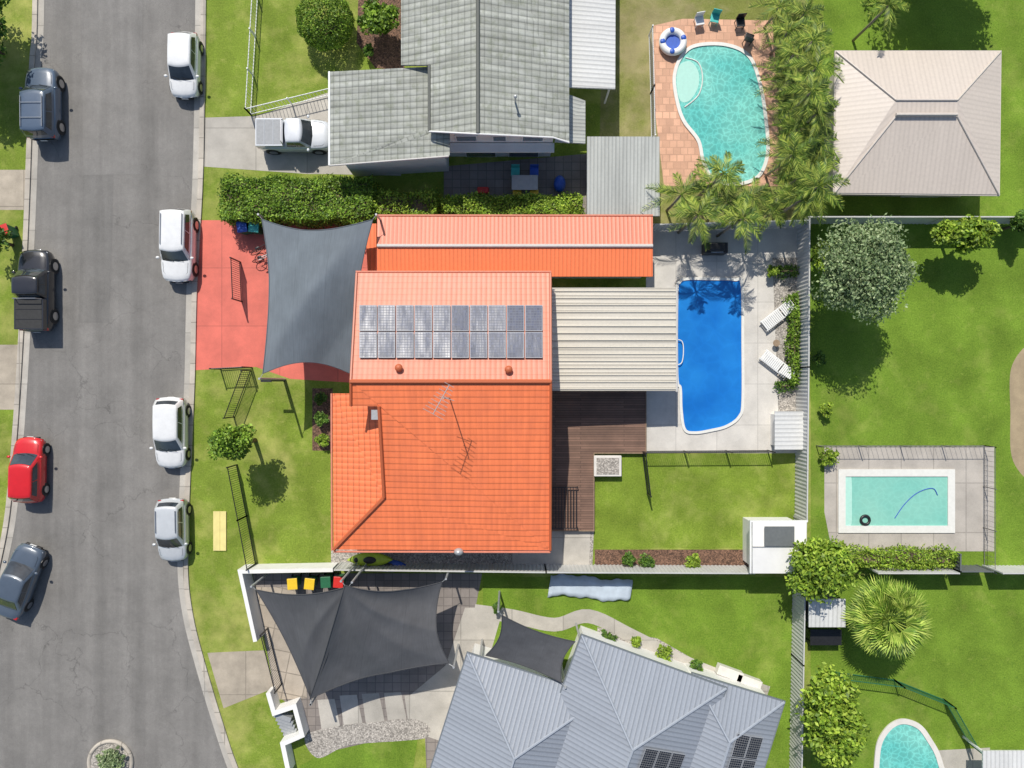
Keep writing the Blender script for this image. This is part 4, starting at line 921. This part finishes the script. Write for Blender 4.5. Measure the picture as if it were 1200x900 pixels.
def bike(px,py,rz,label,mat):
    t=thing('bicycle',label,'bicycle')
    for x in (-.5,.5):
        m=MB()
        vs=24
        pts=[(x+.32*math.cos(k*2*math.pi/vs),0,.34+.32*math.sin(k*2*math.pi/vs)) for k in range(vs+1)]
        m.tube(pts,.025,5)
        for k in range(6): a=k*math.pi/3; m.tube([(x,0,.34),(x+.3*math.cos(a),0,.34+.3*math.sin(a))],.006,3)
        m.build('wheel',M['tyre'],t)
    m=MB(); m.tube([(-.5,0,.34),(-.2,0,.75),(.35,0,.8),(.5,0,.34)],.02,5); m.tube([(-.5,0,.34),(-.05,0,.32),(.35,0,.75)],.02,5); m.tube([(-.2,0,.85),(-.05,0,.32)],.02,5); m.build('frame',mat,t)
    MB().tube([(.33,-.28,.95),(.38,0,.95),(.33,.28,.95)],.018,5).build('handlebar',M['black'],t); MB().ell((-.22,0,.9),(.14,.07,.03)).build('saddle',M['black'],t)
    c=P(px,py,.5); t.location=(c.x,c.y,.03); t.rotation_euler=(0,0,R(rz))
bike(308,290,30,'dark bicycle standing at the corner of the grey sail',M['black']); bike(311,301,20,'white framed bicycle just below the dark bicycle',M['whitemetal'])
def lounger(px,py,rz,label):
    t=thing('sun_lounger',label,'sun lounger',(0,0,0),'sun loungers by the blue pool')
    m=MB(); 
    for k in range(11): m.box((-.85+k*.115,0,.34),(.09,.6,.03))
    m.build('seat_slats',M['whitemetal'],t)
    m=MB()
    for k in range(7): m.box((.46+k*.10,0,.38+k*.05),(.085,.6,.03))
    m.build('backrest',M['whitemetal'],t)
    m=MB()
    for s in (-.32,.32): m.box((-.0,s,.30),(1.9,.05,.07))
    m.build('frame',M['whitemetal'],t)
    for x in (-.8,.8):
        for s in (-.3,.3): MB().box((x,s,.14),(.06,.06,.27)).build('leg',M['whitemetal'],t)
    c=P(px,py,.35); t.location=(c.x,c.y,.01); t.rotation_euler=(0,0,R(rz))
lounger(910,371,38,'upper white sun lounger beside the blue pool'); lounger(909,426,-38,'lower white sun lounger beside the blue pool')
c=P(910,402,.4); m=MB(); m.cyl((c.x,c.y,.38),.2,.03,20); m.cyl((c.x,c.y,.01),.03,.38,8); m.build('side_table',M['timber'],label='small round brown table between the two sun loungers',cat='table')
c=P(840,290,.9); t=thing('barbecue','black barbecue under the palms at the top of the blue pool terrace','barbecue',(c.x,c.y,0))
MB().box((c.x,c.y,.45),(1.3,.6,.85)).build('cabinet',M['black'],t,bevel=.02); MB().box((c.x,c.y+.02,.98),(.95,.5,.2),0,.85).build('hood',M['black'],t,bevel=.05); MB().tube([(c.x-.35,c.y-.28,1.0),(c.x+.35,c.y-.28,1.0)],.02,6).build('handle',M['rim'],t)
def longshape(px,py,L,W,Hh,rz,mat,label,name,cat,z=.05,deck=None):
    t=thing(name,label,cat); m=MB(); n=16; k=10
    for i in range(n+1):
        s=-1+2*i/n; w=W/2*(1-abs(s)**2.6)+.01; h=Hh*(1-.3*abs(s)**3)
        for j in range(k): a=math.pi*2*j/k; m.v.append((s*L/2,w*math.cos(a),z+h/2+h/2*math.sin(a)+(.12*abs(s)**3)))
    for i in range(n):
        for j in range(k): m.f.append((i*k+j,(i+1)*k+j,(i+1)*k+(j+1)%k,i*k+(j+1)%k))
    m.f+= [tuple(range(k))[::-1],tuple(range(n*k,(n+1)*k))]
    m.build('hull',mat,t,smooth=True)
    if deck: MB().ell((.0,0,z+Hh*.97),(.38,W*.28,.05)).build('cockpit',deck,t,smooth=True); MB().ell((-L*.3,0,z+Hh*.93),(.14,W*.2,.04)).build('hatch',deck,t,smooth=True)
    c=P(px,py,.3); t.location=(c.x,c.y,.02); t.rotation_euler=(0,0,R(rz))
longshape(436,653,2.6,.75,.4,0,M['lime'],'lime yellow kayak lying under the lower eave of the orange house','kayak','kayak',.6,M['black'])
longshape(455,662,2.4,.7,.35,-2,M['bluep'],'dark blue kayak lying below the lime yellow kayak','kayak','kayak',.25,M['black'])
# pale slab-like cover on lower lawn
t=thing('covered_boat','long flat pale blue cover lying by the lower lawn fence','boat')
m=MB(); n=40; k=9
for i in range(n+1):
    s=-1+2*i/n
    for j in range(k): v_=-1+2*j/(k-1); w=.62+.05*math.sin(s*9+v_*2)+.03*math.sin(s*23); m.v.append((s*2.4+.08*v_,v_*w-.10*math.sin(s*3),.32-.22*max(0,abs(v_)-.75)/.25*1.0-.1*max(0,abs(s)-.95)/.05+.012*math.sin(s*16+v_*3)))
for i in range(n):
    for j in range(k-1): m.f.append((i*k+j,(i+1)*k+j,(i+1)*k+j+1,i*k+j+1))
m.build('cover',plain('pale blue tarp',(.46,.53,.60),.6,.12,nsc=2),t,smooth=True)
MB().box((0,0,.14),(4.4,.8,.2)).build('hull',M['white'],t,bevel=.04)
c=P(692,690,.3); t.location=(c.x,c.y,.01); t.rotation_euler=(0,0,R(-2))
# float disc
c=P(789,48,.4); t=thing('pool_lounge','round blue and white inflatable lounge at the corner of the terracotta terrace','inflatable',(c.x,c.y,0))
MB().torus((c.x,c.y,.3),.62,.2,28,10).build('tube',M['whitemetal'],t,smooth=True); MB().cyl((c.x,c.y,.12),.5,.14,20).build('base',M['bluep'],t)
for a in (.3,1.7,3.2,4.6): MB().ell((c.x+.62*math.cos(a),c.y+.62*math.sin(a),.46),(.16,.16,.07)).build('pad',M['bluep'],t,smooth=True)
def chair(px,py,rz,mat,label):
    t=thing('chair',label,'chair'); MB().box((0,0,.42),(.5,.5,.05)).build('seat',mat,t,bevel=.02); MB().box((0,.25,.68),(.5,.05,.5)).build('backrest',mat,t,bevel=.02)
    for x in (-.21,.21):
        for y in (-.21,.21): MB().box((x,y,.2),(.04,.04,.4)).build('leg',mat,t)
    c=P(px,py,.45); t.location=(c.x,c.y,.01); t.rotation_euler=(0,0,R(rz))
chair(820,24,10,M['whitemetal'],'left white chair at the top of the terracotta terrace'); chair(838,21,-12,M['teal'],'turquoise chair at the top of the terracotta terrace'); chair(868,26,5,M['black'],'black chair at the top right of the terracotta terrace'); chair(878,44,160,M['black'],'black chair facing up, right of the kidney pool')
c=P(615,214,.7); t=thing('patio_table','outdoor table in the dark courtyard of the grey house','table',(c.x,c.y,0))
MB().box((c.x,c.y,.72),(1.5,.85,.05)).build('tabletop',M['greymetal'],t)
for x in (-.65,.65):
    for y in (-.35,.35): MB().box((c.x+x,c.y+y,.35),(.05,.05,.7)).build('leg',M['greymetal'],t)
chair(606,227,180,M['yellow'],'yellow chair, left one below the courtyard table'); chair(626,227,180,M['yellow'],'yellow chair, right one below the courtyard table'); chair(604,201,0,M['teal'],'turquoise chair, left one above the courtyard table'); chair(626,201,0,M['bluep'],'blue chair, right one above the courtyard table')
c=P(566,223,.3); MB().box((c.x,c.y,.2),(.7,.4,.38),0,.9).build('storage_tub',M['redp'],bevel=.04,label='red tub in the courtyard left of the table',cat='tub')
c=P(656,215,.5); MB().ell((c.x,c.y,.4),(.35,.5,.38)).build('covered_grill',M['bluep'],smooth=True,label='blue covered grill in the courtyard right of the table',cat='grill')
c=P(258,622); m=MB(); m.box((c.x,c.y,.05),(.75,2.3,.06)); m.box((c.x,c.y,.09),(.04,2.3,.03)); m.build('panel_sheet',plain('pale yellow board',(.74,.64,.25),.6,.1,nsc=2),label='pale yellow board lying on the front lawn',cat='board')
c=P(318,446,2.2); t=thing('lamp_post','slim black post at the top of the front lawn','post',(c.x,c.y,0)); MB().tube([(c.x,c.y,0),(c.x,c.y,2.3)],.05,8).build('pole',M['black'],t); MB().box((c.x-.25,c.y,2.3),(.6,.16,.07)).build('arm',M['black'],t)
t=thing('pergola','pale roof corner at the lower right edge of the picture','pergola',P(1180,895))
roof('roof',[[(1152,880,2.3),(1260,880,2.3),(1260,960,2.3),(1152,960,2.3)]],M['rib_white'],t,.1)
for a in (1158,1250): c=P(a,886,2.2); MB().box((c.x,c.y,1.1),(.1,.1,2.2)).build('post',M['whitemetal'],t)
# ------------------------------------------------------------------ light, camera
sd=Vector((.23,-.78,-1)).normalized(); tos=-sd
S=bpy.data.lights.new('Sun','SUN'); S.energy=4.4; S.angle=R(.5); S.color=(1,.95,.86); so=bpy.data.objects.new('Sun',S); C.objects.link(so); so.rotation_euler=sd.to_track_quat('-Z','Y').to_euler()
w=bpy.data.worlds.new('World'); bpy.context.scene.world=w; w.use_nodes=True; nt=w.node_tree; sky=nt.nodes.new('ShaderNodeTexSky'); sky.sky_type='NISHITA'; sky.sun_disc=False
sky.sun_elevation=math.asin(tos.z); sky.sun_rotation=math.atan2(tos.x,tos.y)
nt.links.new(sky.outputs[0],nt.nodes['Background'].inputs[0]); nt.nodes['Background'].inputs[1].default_value=.12
cam=bpy.data.cameras.new('Camera'); cam.sensor_width=36; cam.lens=36*HC/60.; cam.clip_end=1500; co=bpy.data.objects.new('Camera',cam); C.objects.link(co); co.location=(0,0,HC); bpy.context.scene.camera=co
vs=bpy.context.scene.view_settings; vs.view_transform='Standard'; vs.look='None'; vs.exposure=0
